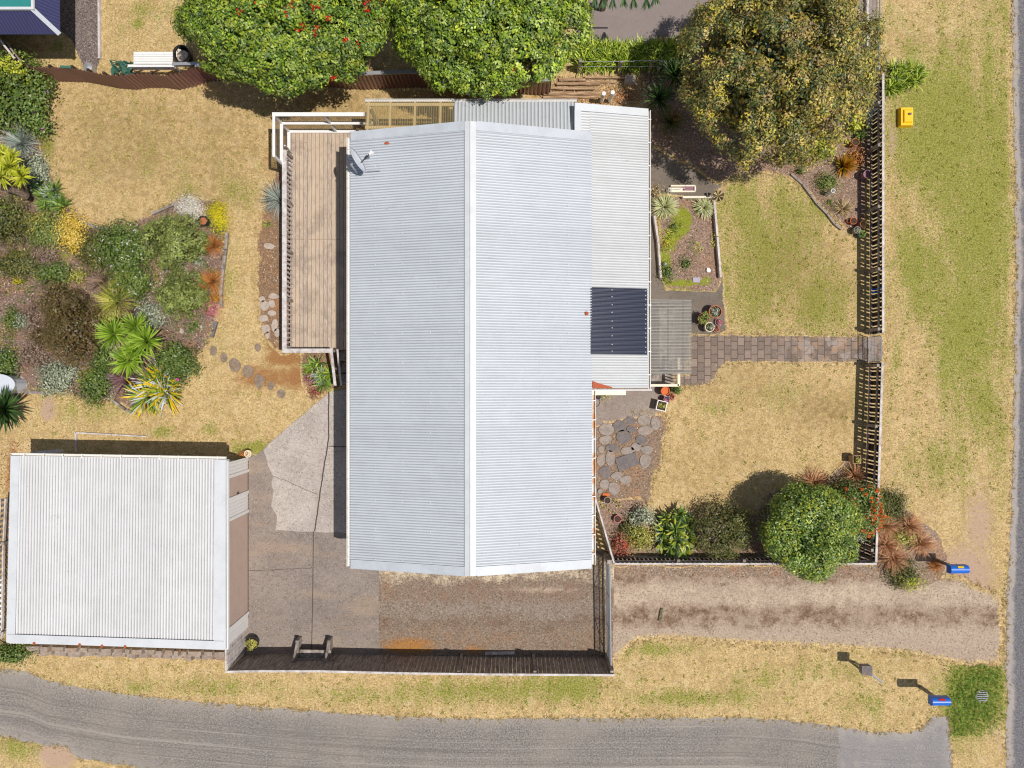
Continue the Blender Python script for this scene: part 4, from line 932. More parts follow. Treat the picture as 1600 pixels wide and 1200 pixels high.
a_ = W2(1369, 880.5, FH); b_ = W2(958, 880.5, FH)
paling_fence('picket_fence', 'low paling fence with pale rail between the corner garden bed and the gravel drive', [b_, a_], FH, pattern=[(.10, .05)], mat='dwood', rail='gwood', posts=[(b_[0]+k*(a_[0]-b_[0])/4, b_[1]+.08) for k in range(5)], rail_w=.06, zr=(.25, .8))
p0 = W2(930, 778, 1.0); p1 = W2(959, 879, 1.0)
paling_fence('picket_fence', 'slanting paling fence between the house corner and the drive gate', [p0, p1], 1.0, pattern=[(.10, .075)], mat='gwood', rail='gwood', posts=[p0, p1], rail_w=.05)
# south fence and its return
FS = 1.55
sp = [W2(*q, FS) for q in ((354, 1049), (395, 1048), (500, 1048), (620, 1051), (760, 1053), (960, 1054))]
fence_s = paling_fence('timber_fence', 'long close-boarded grey timber fence along the south side of the yard', [sp[0], sp[1], sp[2], sp[3], sp[4], sp[5]], FS, .135, .009, mat='fwood', rail='gwood', posts=[W2(p, 1050, FS-.05) for p in (474, 594, 717, 836, 956)], rail_w=.07, side=1, vary=.012, zr=(), postmat='gwood', ph=1.52)
for ch in list(fence_s.children):
    pass
rp = [W2(353, 996, FS), W2(354, 1048, FS)]
paling_fence('timber_fence', 'short timber fence joining the garage corner to the long south fence', rp, FS, .135, .01, mat='railw', rail='gwood', posts=[], rail_w=.05, side=-1, zr=(.78,))
# brown corrugated fence top
bt = [(40, 104), (75, 105), (110, 106), (135, 111), (160, 116), (188, 118), (210, 115), (235, 115), (258, 118), (282, 113), (305, 105), (360, 104), (450, 112), (560, 118), (640, 115), (700, 118), (860, 128)]
bf = thing('corrugated_fence', 'wavy dark brown corrugated steel fence behind the back lawn', 'fence', (*W2(300, 110, 1.15), 0))
bp = resample([W2(*q, 1.15) for q in bt], .035); V = []; val = []
for i, p in enumerate(bp):
    q = bp[min(i+1, len(bp)-1)]-bp[max(i-1, 0)]; q = q/np.hypot(*q); nr = np.array([-q[1], q[0]]); w = [0, .5, 1, .5][i % 4]; u = p+nr*(w-.5)*.05
    zt = 1.15+random.uniform(-.004, .004); V += [(u[0], u[1], .02), (u[0], u[1], zt)]; val += [w, w]
mesh_obj('fence_sheet', V, [(2*i, 2*i+2, 2*i+3, 2*i+1) for i in range(len(bp)-1)], MAT['brownfence'], bf, False, {'val': val})
m = MB()
for p in resample([W2(*q, 1.15) for q in bt], 2.4): m.box(p[0]-.04, p[0]+.04, p[1]+.04, p[1]+.12, 0, 1.1)
m.build('post', 'dwood', bf)
m = MB(); q = [(*p, 1.1) for p in resample([W2(*q, 1.15) for q in bt[10:]], .5)]
for a, b in zip(q[:-1], q[1:]): m.bar((a[0], a[1]+.06, 1.16), (b[0], b[1]+.06, 1.16), .12, .05)
m.build('rail', 'galv', bf)
paling_fence('timber_fence', 'old dark timber fence at the left edge behind the pink flowering bush', [W2(-60, 20, 1.3), W2(0, 62, 1.3), W2(24, 92, 1.3)], 1.3, .14, .01, mat='dwood', rail='gwood', posts=[], rail_w=.06, side=1)
tr = thing('timber_edging', 'thin pale timber edging between neighbour gravel and lawn', 'edging', (*W2(155, 40), 0))
m = MB(); m.bar(W(155, -60, .06), W(156, 92, .06), .07, .12); m.build('board', 'railw', tr)
# kerb and pipe rails beyond the tree at the top right
pf = thing('pipe_fence', 'galvanised pipe and wire fence beside the verge above the big tree', 'fence', (*W2(1370, 50), 0))
m = MB()
for z in (1.05, .55): m.tube([W(1376 if z < 1 else 1374.5, -120, z), W(1375, 20, z), W(1373, 105, z)], .022, 8)
m.build('rail', 'galv', pf); m = MB()
for py in (-60, 34, 104): q = W2(1374, py, 1.05); m.tube([(*q, 0), (*q, 1.12)], .03, 8)
m.build('post', 'galv', pf); m = MB()
for k in range(7): z = .12+k*.14; m.tube([W(1375, -120, z), W(1373, 105, z)], .005, 4)
m.build('wire', 'galv', pf)
kb = thing('timber_edging', 'long timber edging board of the gravel strip at the top right', 'edging', (*W2(1355, 40), 0))
m = MB(); m.bar(W(1353, -150, .08), W(1355, 90, .08), .09, .16); m.build('board', 'railw', kb)
gp_ = thing('gate_post', 'silver capped gate post with brace at the top end of the front fence', 'post', (*W2(1370, 120, .8), 0))
m = MB(); q = W2(1375, 106, 1.15); m.tube([(*q, 0), (*q, 1.15)], .06, 12); m.build('post', 'galv', gp_)
m = MB(); m.tube([(*q, 1.05), (q[0]-.35, q[1]-.38, .35)], .035, 8); m.tube([(q[0]-.75, q[1]-.48, 1.0), (q[0]-.12, q[1]-.48, 1.0)], .045, 10); m.build('brace', 'galv', gp_)
# pedestrian gate (open frame) and drive gate
pg = thing('garden_gate', 'small wire mesh gate with bent pipe frame across the brick path', 'gate', (*W2(1368, 545, 1.0), 0))
gx_ = FP(545)[0]-.03; y0, y1 = W2(0, 566, .9)[1], W2(0, 523, .9)[1]
m = MB(); R = .018
m.tube([(gx_, y0+.03, .1), (gx_, y0+.03, .82), (gx_, y0+.1, .92), (gx_, y1-.1, .92), (gx_, y1-.03, .82), (gx_, y1-.03, .1), (gx_, y0+.03, .1)], R, 8)
m.tube([(gx_, y0+.03, .5), (gx_, y1-.03, .5)], R*.7, 6); m.build('frame', 'galv', pg); m = MB()
for y in np.arange(y0+.09, y1-.05, .05): m.tube([(gx_, y, .1), (gx_, y, .9)], .0025, 4)
for z in np.arange(.15, .9, .05): m.tube([(gx_, y0+.04, z), (gx_, y1-.04, z)], .0025, 4)
m.build('mesh', 'galv', pg)
dg = thing('farm_gate', 'long grey pipe drive gate closed across the gravel', 'gate', (*W2(950, 965, 1.0), 0))
ga, gb = Vector(W(952.5, 884, 1.08)), Vector(W(954.5, 1040, 1.08)); m = MB()
def gz(p, z): return Vector((p.x, p.y, z))
m.tube([ga, gb], .028, 8); m.tube([gz(ga, .62), gz(gb, .62)], .016, 8)
for z in (.18, .30): m.tube([gz(ga, z), gz(gb, z)], .014, 8)
for t in (0, .33, .66, 1): p = ga.lerp(gb, t); m.tube([gz(p, .15), gz(p, 1.06)], .018, 8)
m.tube([gz(ga, .18), gz(ga.lerp(gb, .33), 1.05)], .012, 6); m.tube([gz(ga.lerp(gb, .66), 1.05), gz(gb, .18)], .012, 6)
m.build('frame', 'galv', dg); m = MB()
for q_ in np.linspace(0, 1, 74): p = ga.lerp(gb, q_); m.tube([gz(p, .18), gz(p, 1.07)], .006, 4)
for z in np.arange(.25, 1.05, .1): m.tube([gz(ga, z), gz(gb, z)], .006, 4)
m.build('mesh', 'galv', dg)
m = MB(); q = gb; m.box(q.x-.09, q.x+.09, q.y-.28, q.y-.08, 0, 1.15); m.box(ga.x-.08, ga.x+.08, ga.y+.05, ga.y+.2, 0, 1.1); m.build('post', 'gwood', dg)

# ---------------------------------------------------------------- street objects
def lettre(m, w, h): pass
def mailbox(px, py, label, lblmat, flip=1):
    z = 1.12; x, y = W2(px, py, z); t = thing('mailbox', label, 'mailbox', (x, y, 0), 'blue mailboxes at the road edge')
    m = MB(); L = .30; r = .135; prof = [(-r, -.12), (-r, .04)]+[(r*math.cos(a), .04+r*.85*math.sin(a)) for a in np.linspace(math.pi, 0, 13)][1:-1]+[(r, .04), (r, -.12)]
    n = len(prof); m.add([(x-L, y+a, z+b) for a, b in prof]+[(x+L, y+a, z+b) for a, b in prof], [tuple(range(n)), tuple(reversed(range(n, 2*n)))]+[(i, n+i, n+(i+1) % n, (i+1) % n) for i in range(n)])
    m.build('box', 'blue', t)
    m = MB(); prof2 = [(a*1.04, b*1.04+.004) for a, b in prof]; m.add([(x-L-.02, y+a, z+b) for a, b in prof2]+[(x-L+.03, y+a, z+b) for a, b in prof2], [tuple(range(n)), tuple(reversed(range(n, 2*n)))]+[(i, n+i, n+(i+1) % n, (i+1) % n) for i in range(n)])
    m.build('door', 'blue', t)
    m = MB()
    a0 = math.radians(50); py_ = r*math.cos(a0); pz_ = .04+r*.85*math.sin(a0); nn = Vector((0, math.cos(a0), math.sin(a0)))
    cc = Vector((x+.02, y+py_, z+pz_))+nn*.006; tt = Vector((0, -math.sin(a0), math.cos(a0)))
    m.hexa([cc+Vector((-.11, 0, 0))-tt*.035, cc+Vector((.09, 0, 0))-tt*.035, cc+Vector((.09, 0, 0))+tt*.035, cc+Vector((-.11, 0, 0))+tt*.035], [q+nn*.01 for q in (cc+Vector((-.11, 0, 0))-tt*.035, cc+Vector((.09, 0, 0))-tt*.035, cc+Vector((.09, 0, 0))+tt*.035, cc+Vector((-.11, 0, 0))+tt*.035)])
    m.build('flag', lblmat, t)
    m = MB(); m.box(x-.045, x+.045, y-.045, y+.045, 0, z-.12); m.build('post', 'gwood', t)
    m = MB(); m.box(x-.22, x+.22, y-.10, y+.10, z-.15, z-.12); m.build('bracket', 'gwood', t)
mailbox(1497, 889, 'blue mailbox with yellow sticker on a post beside the drive end', 'ylabel')
mailbox(1468, 1095, 'blue mailbox with red flag on a post beside the green grass patch', 'red')
x, y = W2(1355, 1047, .95); t = thing('mailbox', 'small grey timber mailbox on a leaning metal post in the dry verge', 'mailbox', (x, y, 0))
m = MB(); m.box(x-.16, x+.14, y-.16, y+.13, .72, .95); m.build('box', 'gwood', t); m = MB(); m.box(x-.19, x+.02, y-.17, y+.15, .952, .975); m.box(x+.022, x+.17, y-.19, y+.14, .94, .962); m.build('lid', 'stone_d', t)
m = MB(); q = W2(1371, 1061, .5); m.tube([(x+.05, y-.1, .0), (x+.10, y-.12, .72)], .04, 8); m.tube([(x+.12, y-.14, .7), (q[0]+.02, q[1], .78)], .035, 10); m.build('post', 'galv', t)
x, y = W2(1418.5, 181, .25); t = thing('hydrant_marker', 'bright yellow plastic utility box with raised lid on the verge', 'utility box', (x, y, 0))
m = MB(); m.hexa([(x-.23, y-.33, 0), (x+.23, y-.33, 0), (x+.23, y+.33, 0), (x-.23, y+.33, 0)], [(x-.21, y-.31, .2), (x+.21, y-.31, .2), (x+.21, y+.31, .2), (x-.21, y+.31, .2)]); m.build('base', 'yellow', t)
m = MB(); m.hexa([(x-.15, y-.24, .201), (x+.18, y-.24, .201), (x+.18, y+.24, .201), (x-.15, y+.24, .201)], [(x-.12, y-.2, .26), (x+.15, y-.2, .26), (x+.15, y+.2, .26), (x-.12, y+.2, .26)]); m.build('lid', 'yellow', t)
m = MB(); m.lathe((x+.06, y+.06, .262), [(.05, 0), (.055, .03), (.03, .05)], 8, 1.2, .8); m.build('lid_stone', 'stone_d', t)
x, y = W2(1533, 1087, 0); t = thing('drain_grate', 'round metal drain grate with parallel bars in the green grass patch', 'drain', (x, y, 0))
m = MB(); m.lathe((x, y, .0), [(.23, .0), (.23, .05), (.19, .05), (.19, .005)], 24); m.build('ring', 'stone_l', t)
m = MB()
for k in range(5): yy = y-.14+k*.07; hw_ = math.sqrt(max(0, .2**2-(yy-y)**2)); m.bar((x-hw_, yy, .055), (x+hw_, yy, .055), .03, .03)
m.build('bars', 'lilac', t); m = MB(); m.lathe((x, y, .006), [(.188, 0), (.188, .002)], 20); m.build('pit', 'black', t)

# timber rack in the yard beside the south fence
t = thing('timber_rack', 'timber rack of two braced posts and a low board against the south fence', 'rack', (*W2(492, 1020), 0))
for px in (466, 514):
    b = Vector((*W2(px+4, 1016), 0)); m = MB(); m.box(b.x-.05, b.x+.05, b.y-.06, b.y+.5, 0, .45); m.box(b.x-.06, b.x+.03, b.y-.1, b.y-.01, 0, .85); m.bar((b.x, b.y+.48, .42), (b.x, b.y-.04, .8), .06, .05); m.bar((b.x, b.y-.05, .8), (b.x, b.y+.45, .12), .05, .04)
    m.build('side_frame', 'gwood', t)
m = MB(); a = Vector((*W2(474, 1014), .42)); b = Vector((*W2(522, 1015), .42)); m.bar(a, b, .28, .04); m.bar(a+Vector((0, -.12, .2)), b+Vector((.05, -.12, .2)), .05, .04); m.build('shelf', 'gwood', t)

def log(name, label, a, b, r, mat, cat='log', z=None, group=None, seg=5, flat=False):
    A = Vector(a); B = Vector(b); t = MB(); pts = [A.lerp(B, i/seg)+Vector((random.uniform(-.01, .01), random.uniform(-.01, .01), random.uniform(-.004, .004))) for i in range(seg+1)]
    if flat: t.bar(A, B, r*2, r*1.2)
    else: t.tube(pts, [r*random.uniform(.92, 1.08) for _ in pts], 9)
    o = t.build(name, mat); return tag(o, label, cat, group)
log('timber_offcut', 'short grey timber lying on the moss beside the south fence', W(758, 1021, .05), W(804, 1020, .05), .045, 'railw', 'timber', flat=True)
log('broken_log', 'broken dark log lying in the drive', W(1030, 970, .03), W(1034, 950, .03), .06, 'mosswood', 'log')
# stacked timber behind the house
tl = [((849, 152), (936, 151), .05, .05, 'lowest thin pale timber of the stack behind the house'), ((849, 146), (938, 146), .12, .06, 'thick timber just above the thin lowest one in the stack behind the house'), ((848, 138), (930, 138), .14, .05, 'middle round timber of the stack behind the house'),
      ((870, 131), (938, 131), .12, .055, 'round timber fourth from the bottom in the stack behind the house'), ((874, 124), (914, 125), .10, .055, 'short left timber in the top row of the stack behind the house'), ((914, 121), (975, 121), .12, .045, 'top timber of the stack reaching towards the dark palm leaves'), ((915, 127), (962, 128), .08, .035, 'thin short timber on the right side of the stack behind the house')]
for (a, b, z, r, lb) in tl: log('round_timber', lb, W(*a, z), W(*b, z), r, 'twood', 'timber', group='timbers stacked behind the house')
for (a, b, lb) in (((940, 158), (944, 146), 'pale short post stub left of the other behind the lean-to roof'), ((953, 158), (958, 144), 'bluish white post stub right of the other behind the lean-to roof')):
    log('post_stub', lb, W(*a, .1), W(*b, .9), .07, 'white', 'post')
# post and wire fence at the agapanthus
t = thing('wire_fence', 'old post and wire fence in front of the strappy green hedge', 'fence', (*W2(950, 110), 0))
for px, py in ((907, 94), (971, 96), (1020, 96), (1034, 96)):
    q = W2(px, py, .9); m = MB(); m.bar((q[0], q[1], 0), (q[0], q[1], .9), .12 if px < 910 else .07, .1); m.build('post', 'gwood', t)
m = MB(); m.tube([W(907, 96, .85), W(971, 96, .85), W(1034, 94, .85)], .01, 5); m.tube([W(907, 104, .5), W(971, 104, .5), W(1030, 104, .5)], .008, 5); m.build('wire', 'galv', t)
t = thing('concrete_block', 'pale grey board leaning in the shade beside the stacked timber', 'board', (*W2(985, 122, .2), 0))
m = MB(); q = W(985, 122, .25); m.hexa([(q[0]-.2, q[1]-.15, 0), (q[0]+.2, q[1]-.15, 0), (q[0]+.2, q[1]+.12, 0), (q[0]-.2, q[1]+.12, 0)], [(q[0]-.18, q[1]-.13, .25), (q[0]+.18, q[1]-.13, .25), (q[0]+.18, q[1]+.1, .28), (q[0]-.18, q[1]+.1, .28)]); m.build('board', 'stone_l', t)

# neighbour garden: bench, tub, netting, round lid
t = thing('garden_bench', 'white slatted garden bench beyond the brown fence', 'bench', (*W2(238, 95, .4), 0))
x0, x1 = W2(209, 0, .45)[0], W2(270, 0, .45)[0]; y1, y0 = W2(0, 82, .45)[1], W2(0, 100, .45)[1]; m = MB()
for k in range(5): yy = y0+.04+k*(y1-y0-.06)/4; m.bar((x0, yy, .45), (x1, yy, .45), .075, .025)
m.build('seat', 'white', t); m = MB(); zb = .8; xa, xb, yb = W2(200, 0, zb)[0], W2(272, 0, zb)[0], W2(0, 103, zb)[1]
m.bar((xa, yb, zb), (xb, yb, zb), .08, .04)
for z in (.55, .65, .74): m.bar((xa+.05, yb, z), (xb-.05, yb, z), .02, .06)
m.build('backrest', 'white', t)
for x in (x0+.1, (x0+x1)/2, x1-.1):
    m = MB(); m.bar((x, y0, .42), (x, y1, .42), .05, .04); m.bar((x, y1-.05, 0), (x, y1-.05, .42), .05, .05); m.bar((x, y0, 0), (x, yb, .8), .05, .05); m.build('leg', 'white', t)
x, y = W2(283, 84, .4); t = thing('black_tub', 'round black tub holding a grey disc beside the white bench', 'tub', (x, y, 0))
m = MB(); m.lathe((x, y, 0), [(.24, 0), (.31, .42), (.27, .42), (.22, .1)], 24, .95, 1); m.build('tub', 'black', t)
m = MB(); m.lathe((x+.06, y-.09, .36), [(.21, 0), (.21, .03), (.19, .035)], 24); m.build('disc', 'stone_l', t, label='grey round disc'); m = MB(); m.lathe((x-.1, y+.02, .3), [(.02, 0), (.16, .04)], 7, .7, 1.2); m.build('paper', 'cream', t)
x, y = W2(140, 107, .2); t = thing('metal_bin', 'grey round galvanised bin in the dry plants by the brown fence', 'lid', (x, y, 0))
m = MB(); m.lathe((x, y, 0), [(.14, 0), (.16, .3), (.16, .32), (.03, .36)], 18); m.build('bin', 'galv', t)
t = thing('garden_net', 'crumpled dark green garden net beside the white bench', 'net', (*W2(188, 105, .3), 0)); V = []; Fs = []; N1 = 16
for j in range(N1):
    for i in range(N1):
        u, v = i/(N1-1), j/(N1-1); q = W2(172+34*u, 94+22*v, .3); n_ = mnoise.noise(Vector((u*5, v*5, 3))); V.append((q[0]+.1*mnoise.noise(Vector((u*4, v*4, 9))), q[1]+.12*mnoise.noise(Vector((u*3, v*4, 19))), .22+.28*n_))
Fs = [(j*N1+i, j*N1+i+1, (j+1)*N1+i+1, (j+1)*N1+i) for j in range(N1-1) for i in range(N1-1) if random.random() < .78]
mesh_obj('net', V, Fs, MAT['greenp'], t)
t = thing('green_scrap', 'strip of green plastic on top of the brown fence', 'plastic strip', (*W2(102, 104, 1.0), 1.16)); m = MB(); m.bar(W(94, 104, 1.19), W(111, 105, 1.19), .08, .02); m.build('strip', 'greenp', t)
t = thing('steel_beam', 'long grey steel beam lying beyond the brown fence beside the black tub', 'beam', (*W2(300, 100, .8), 0)); m = MB(); m.bar(W(270, 101, .8), W(345, 99, .8), .1, .12); m.build('beam', 'galv', t); m = MB(); m.box(*[W2(272, 0, .7)[0], W2(276, 0, .7)[0]], *[W2(0, 108, .7)[1], W2(0, 104, .7)[1]], 0, .74); m.build('support', 'gwood', t)

# water tub at the left edge
x, y = W2(4, 601, .5); t = thing('water_tub', 'white fluted round tub at the left edge above the spiky plant', 'tub', (x, y, 0))
m = MB(); n = 48
for z, r in ((0, .52), (.62, .55), (.70, .59), (.74, .59), (.76, .40)):
    for k in range(n): rr = r*(1+(.02 if k % 4 < 2 else 0)*(1 if z < .65 else 0)); a = 2*math.pi*k/n; m.v.append((x+rr*math.cos(a)*1.0, y+rr*math.sin(a)*.62, z))
for i in range(4):
    for k in range(n): m.f.append((i*n+k, i*n+(k+1) % n, (i+1)*n+(k+1) % n, (i+1)*n+k))
m.f.append(tuple(4*n+k for k in range(n))); m.build('tub', 'dish', t)
log('garden_edging', 'grey sleeper edging below the silver bush next to the white tub', W(28, 612, .06), W(80, 614, .06), .06, 'gwood', 'edging', flat=True)
# left side of the garage
paling_fence('timber_fence', 'weathered broken timber fence at the left edge beside the garage', [W2(2, 780, .9), W2(-2, 860, .9), W2(-4, 1000, .9)], .9, .09, .09, mat='gwood', rail='railw', posts=[W2(3, 850, .9), W2(2, 990, .9)], rail_w=.05, side=1)
log('drain_pipe', 'white pipe lying on the ground beside the weathered broken fence', W(1, 905, .1), W(3, 990, .1), .06, 'white', 'pipe')
log('plank', 'pale plank leaning out from the garage roof shadow', W(48, 708, .9), W(98, 704, .8), .05, 'railw', 'plank', flat=True)

# ---------------------------------------------------------------- stones and edging
def slab(name, label, pts_px, th, mat, cat, group=None, wob=.012, z0=0.0):
    P = [W2(*q) for q in pts_px]; c = np.mean(P, 0); P = smooth_poly(P, 1) if len(P) > 4 else P; n = len(P); m = MB()
    lo = [(*p, z0) for p in P]; up = [(c[0]+(p[0]-c[0])*.97+random.uniform(-1, 1)*wob, c[1]+(p[1]-c[1])*.97+random.uniform(-1, 1)*wob, z0+th) for p in P]
    rim = [(c[0]+(p[0]-c[0])*.995, c[1]+(p[1]-c[1])*.995, z0+th*.7) for p in P]
    m.add(lo+rim+up, [(i, (i+1) % n, n+(i+1) % n, n+i) for i in range(n)]+[(n+i, n+(i+1) % n, 2*n+(i+1) % n, 2*n+i) for i in range(n)]+[tuple(range(2*n, 3*n))])
    return tag(m.build(name, mat), label, cat, group)
ORD = ['first', 'second', 'third', 'fourth', 'fifth', 'sixth', 'seventh', 'eighth', 'ninth', 'tenth', 'eleventh']
def blobpts(cx, cy, rx, ry, n=7, rot=0, j=.18):
    o = []
    for k in range(n): a = 2*math.pi*k/n+rot; r = 1+random.uniform(-j, j); o.append((cx+rx*r*math.cos(a), cy-ry*r*math.sin(a)))
    return list(reversed(o))[::-1]
crazy = [(946, 671, 11, 9), (967, 665, 9, 8), (984, 657, 9, 5), (1006, 656, 9, 7), (1024, 661, 7, 10), (946, 687, 8, 6), (975, 682, 12, 10), (1008, 673, 11, 7), (1001, 687, 8, 7), (956, 699, 10, 6), (980, 704, 9, 6), (939, 703, 4, 5),
         (939, 718, 6, 9), (953, 716, 7, 10), (945, 737, 9, 9), (1008, 720, 8, 10), (1010, 703, 8, 6), (964, 743, 8, 5), (977, 750, 8, 6), (944, 757, 7, 7), (959, 762, 8, 9), (994, 698, 7, 6), (928, 770, 5, 8), (986, 671, 7, 6)]
crazy.sort(key=lambda q: q[1]); rows_ = [crazy[0:5], crazy[5:9], crazy[9:14], crazy[14:18], crazy[18:21], crazy[21:24]]; clab = {}
for ri, rw in enumerate(rows_):
    for ci, q in enumerate(sorted(rw)): clab[q] = 'grey crazy paving stone, %s from the house wall in the %s row from the top' % (ORD[ci], ORD[ri])
for (cx, cy, rx, ry) in crazy:
    slab('paving_stone', clab[(cx, cy, rx, ry)], blobpts(cx, cy, rx*1.22, ry*1.22, random.choice((6, 7, 8)), random.random()*6), .03, random.choice(('stone', 'stone', 'stone_d')), 'paving stone', 'crazy paving stones', z0=.02)
slab('paving_slab', 'large dark square slab in the middle of the crazy paving', [(960, 716), (993, 706), (999, 725), (967, 737)], .045, 'stone_d', 'paving slab', wob=.004, z0=.02)
for si, (cx, cy, rx, ry) in enumerate(((333, 548, 6, 9), (350, 558, 6, 9), (367, 570, 10, 11), (388, 581, 11, 11), (405, 595, 9, 12), (423, 603, 6, 8), (440, 616, 7, 8), (403, 543, 5, 7))):
    slab('stepping_stone', ('lone mottled stepping stone just left of the deck corner' if cx == 403 else 'mottled brown grey stepping stone, %s counting from the garden bed towards the concrete' % ORD[si]), blobpts(cx, cy, rx, ry, 7, random.random()*6), .025, 'stone_m', 'stepping stone', 'stepping stones across the dry lawn')
DS = sorted(((413, 478, 8, 9), (425, 475, 6, 6), (425, 490, 8, 5), (413, 498, 9, 6), (415, 514, 8, 8), (430, 508, 6, 12), (419, 524, 4, 6), (428, 463, 10, 5), (421, 385, 9, 5), (410, 468, 5, 5), (433, 520, 5, 8)), key=lambda q: q[1])
for si, (cx, cy, rx, ry) in enumerate(DS):
    slab('flat_stone', 'pale flat stone in rusty moss beside the deck rail, %s from the top' % ORD[si], blobpts(cx, cy, rx, ry, 6, random.random()*6), .03, 'stone_l', 'flat stone', 'flat stones along the deck', z0=.01)
def edging(label, pts, r=.05, mat='gwood', flat=True, name='garden_edging', z=.07):
    t = MB(); P = [Vector(W(*q, z)) for q in pts]
    for a, b in zip(P[:-1], P[1:]): t.bar(a, b+(b-a).normalized()*.02, r*2, z*1.7)
    return tag(t.build(name, mat), label, 'edging')
edging('long curved grey timber edging east of the round shrubs', [(355, 364), (353, 390), (349, 420), (346, 450), (346, 480)], .05)
edging('short dark timber edging south of the pink succulents', [(338, 502), (334, 516), (331, 526)], .06, 'stone_d')
edging('grey timber edging curving along the top lawn above the white flowered bush', [(120, 338), (132, 348), (150, 355), (170, 358)], .04)
edging('grey timber edging along the lawn left of the white ground cover', [(238, 334), (258, 326), (276, 317)], .04)
edging('timber edging beside the yellow and green flax', [(178, 626), (196, 640), (212, 646)], .04)
edging('right timber edging of the raised bed', [(1115, 315), (1120, 370), (1125, 433)], .035, 'railw', z=.12)
edging('left timber edging of the raised bed', [(1022, 338), (1028, 380), (1032, 434)], .035, 'railw', z=.12)
edging('top timber edging of the raised bed', [(1066, 309), (1116, 309)], .035, 'cream', z=.12)
edging('stone edging curving between the right lawn and the tree bed', [(1236, 272), (1254, 288), (1266, 304), (1276, 318), (1292, 334), (1304, 350), (1314, 358)], .035, 'stone', z=.05)
edging('low pale timber frame on the ground above the garage shadow', [(119, 706), (119, 676), (175, 679), (228, 682)], .025, 'railw', z=.05)
edging('pale timber edging by the paling corner of the bottom bed', [(982, 869), (1026, 871)], .03, 'railw', z=.06)
x, y = W2(1052, 296, .15); t = thing('garden_tool', 'square framed trowel lying across a low red tray above the raised bed', 'tool', (x, y, 0))
m = MB(); q0 = W(1049, 297, .2); q1 = W(1087, 292, .2); m.box(q0[0], q1[0], q0[1]-.0, q1[1]+.02, .0, .02); m.bar((q0[0], q0[1]-.03, .08), (q1[0], q0[1]-.03, .08), .05, .14); m.bar((q0[0], q0[1]+.17, .08), (q1[0], q0[1]+.17, .08), .05, .14); m.bar((q1[0], q0[1]-.03, .08), (q1[0], q0[1]+.17, .08), .05, .14); m.build('tray', 'cream', t)
m = MB(); m.box(q1[0]-.38, q1[0]-.05, q0[1], q0[1]+.14, .02, .1); m.build('tray_soil', 'purple', t); m = MB(); a = Vector(W(1045, 296, .2)); m.tube([a+Vector((.0, .05, 0)), a+Vector((.10, .05, 0)), a+Vector((.10, -.07, 0)), a+Vector((0, -.07, 0)), a+Vector((0, .05, 0))], .014, 6); m.tube([a+Vector((.10, 0, 0)), a+Vector((.55, .05, 0))], .014, 6); m.build('handle', 'white', t)
x, y = W2(1119, 309, .3); t = thing('windmill', 'small dark metal garden windmill at the top right corner of the raised bed', 'windmill', (x, y, 0))
m = MB(); m.tube([(x, y, 0), (x, y, .55)], .012, 6)
m.build('stem', 'black', t); m = MB()
for k in range(7): a = k*2*math.pi/7; m.add([(x, y, .56), (x+.2*math.cos(a), y+.2*math.sin(a), .53), (x+.2*math.cos(a+.5), y+.2*math.sin(a+.5), .6)], [(0, 1, 2)])
m.build('blades', 'dwood', t)

# ---------------------------------------------------------------- leaves and blades
def leaf_mesh(name, C, Nn, L, Wd, cols, mat, parent=None, fold=.0, T=None):
    """one folded diamond leaf per point"""
    n = len(C); Nn = Nn/np.linalg.norm(Nn, axis=1)[:, None]
    R = rng.normal(size=(n, 3)) if T is None else T
    t = R-Nn*np.sum(R*Nn, 1)[:, None]; t /= np.linalg.norm(t, axis=1)[:, None]+1e-9; b = np.cross(Nn, t)
    L = np.broadcast_to(L, (n,))[:, None]; Wd = np.broadcast_to(Wd, (n,))[:, None]
    V = np.stack([C-t*L*.5, C+b*Wd*.5-Nn*Wd*.12, C+t*L*.5, C-b*Wd*.5-Nn*Wd*.12], 1).reshape(-1, 3)
    return raw_quads(name, V, n, np.repeat(cols, 4, 0), mat, parent)
def raw_quads(name, V, n, cols, mat, parent):
    V = np.array(V, dtype=np.float32)
    if parent is not None: V = V-root_loc(parent).astype(np.float32)
    me = bpy.data.meshes.new(name); me.vertices.add(len(V)); me.vertices.foreach_set('co', V.astype(np.float32).ravel())
    me.loops.add(4*n); me.loops.foreach_set('vertex_index', np.arange(4*n, dtype=np.int32))
    me.polygons.add(n); me.polygons.foreach_set('loop_start', np.arange(0, 4*n, 4, dtype=np.int32))
    try: me.polygons.foreach_set('loop_total', np.full(n, 4, dtype=np.int32))
    except Exception: pass
    me.update(calc_edges=True); me.materials.append(MAT[mat])
    a = me.attributes.new('Col', 'FLOAT_COLOR', 'POINT'); a.data.foreach_set('color', np.hstack([cols, np.ones((len(cols), 1))]).astype(np.float32).ravel())
    o = bpy.data.objects.new(name, me); COL.objects.link(o)
    if parent is not None: o.parent = parent
    return o
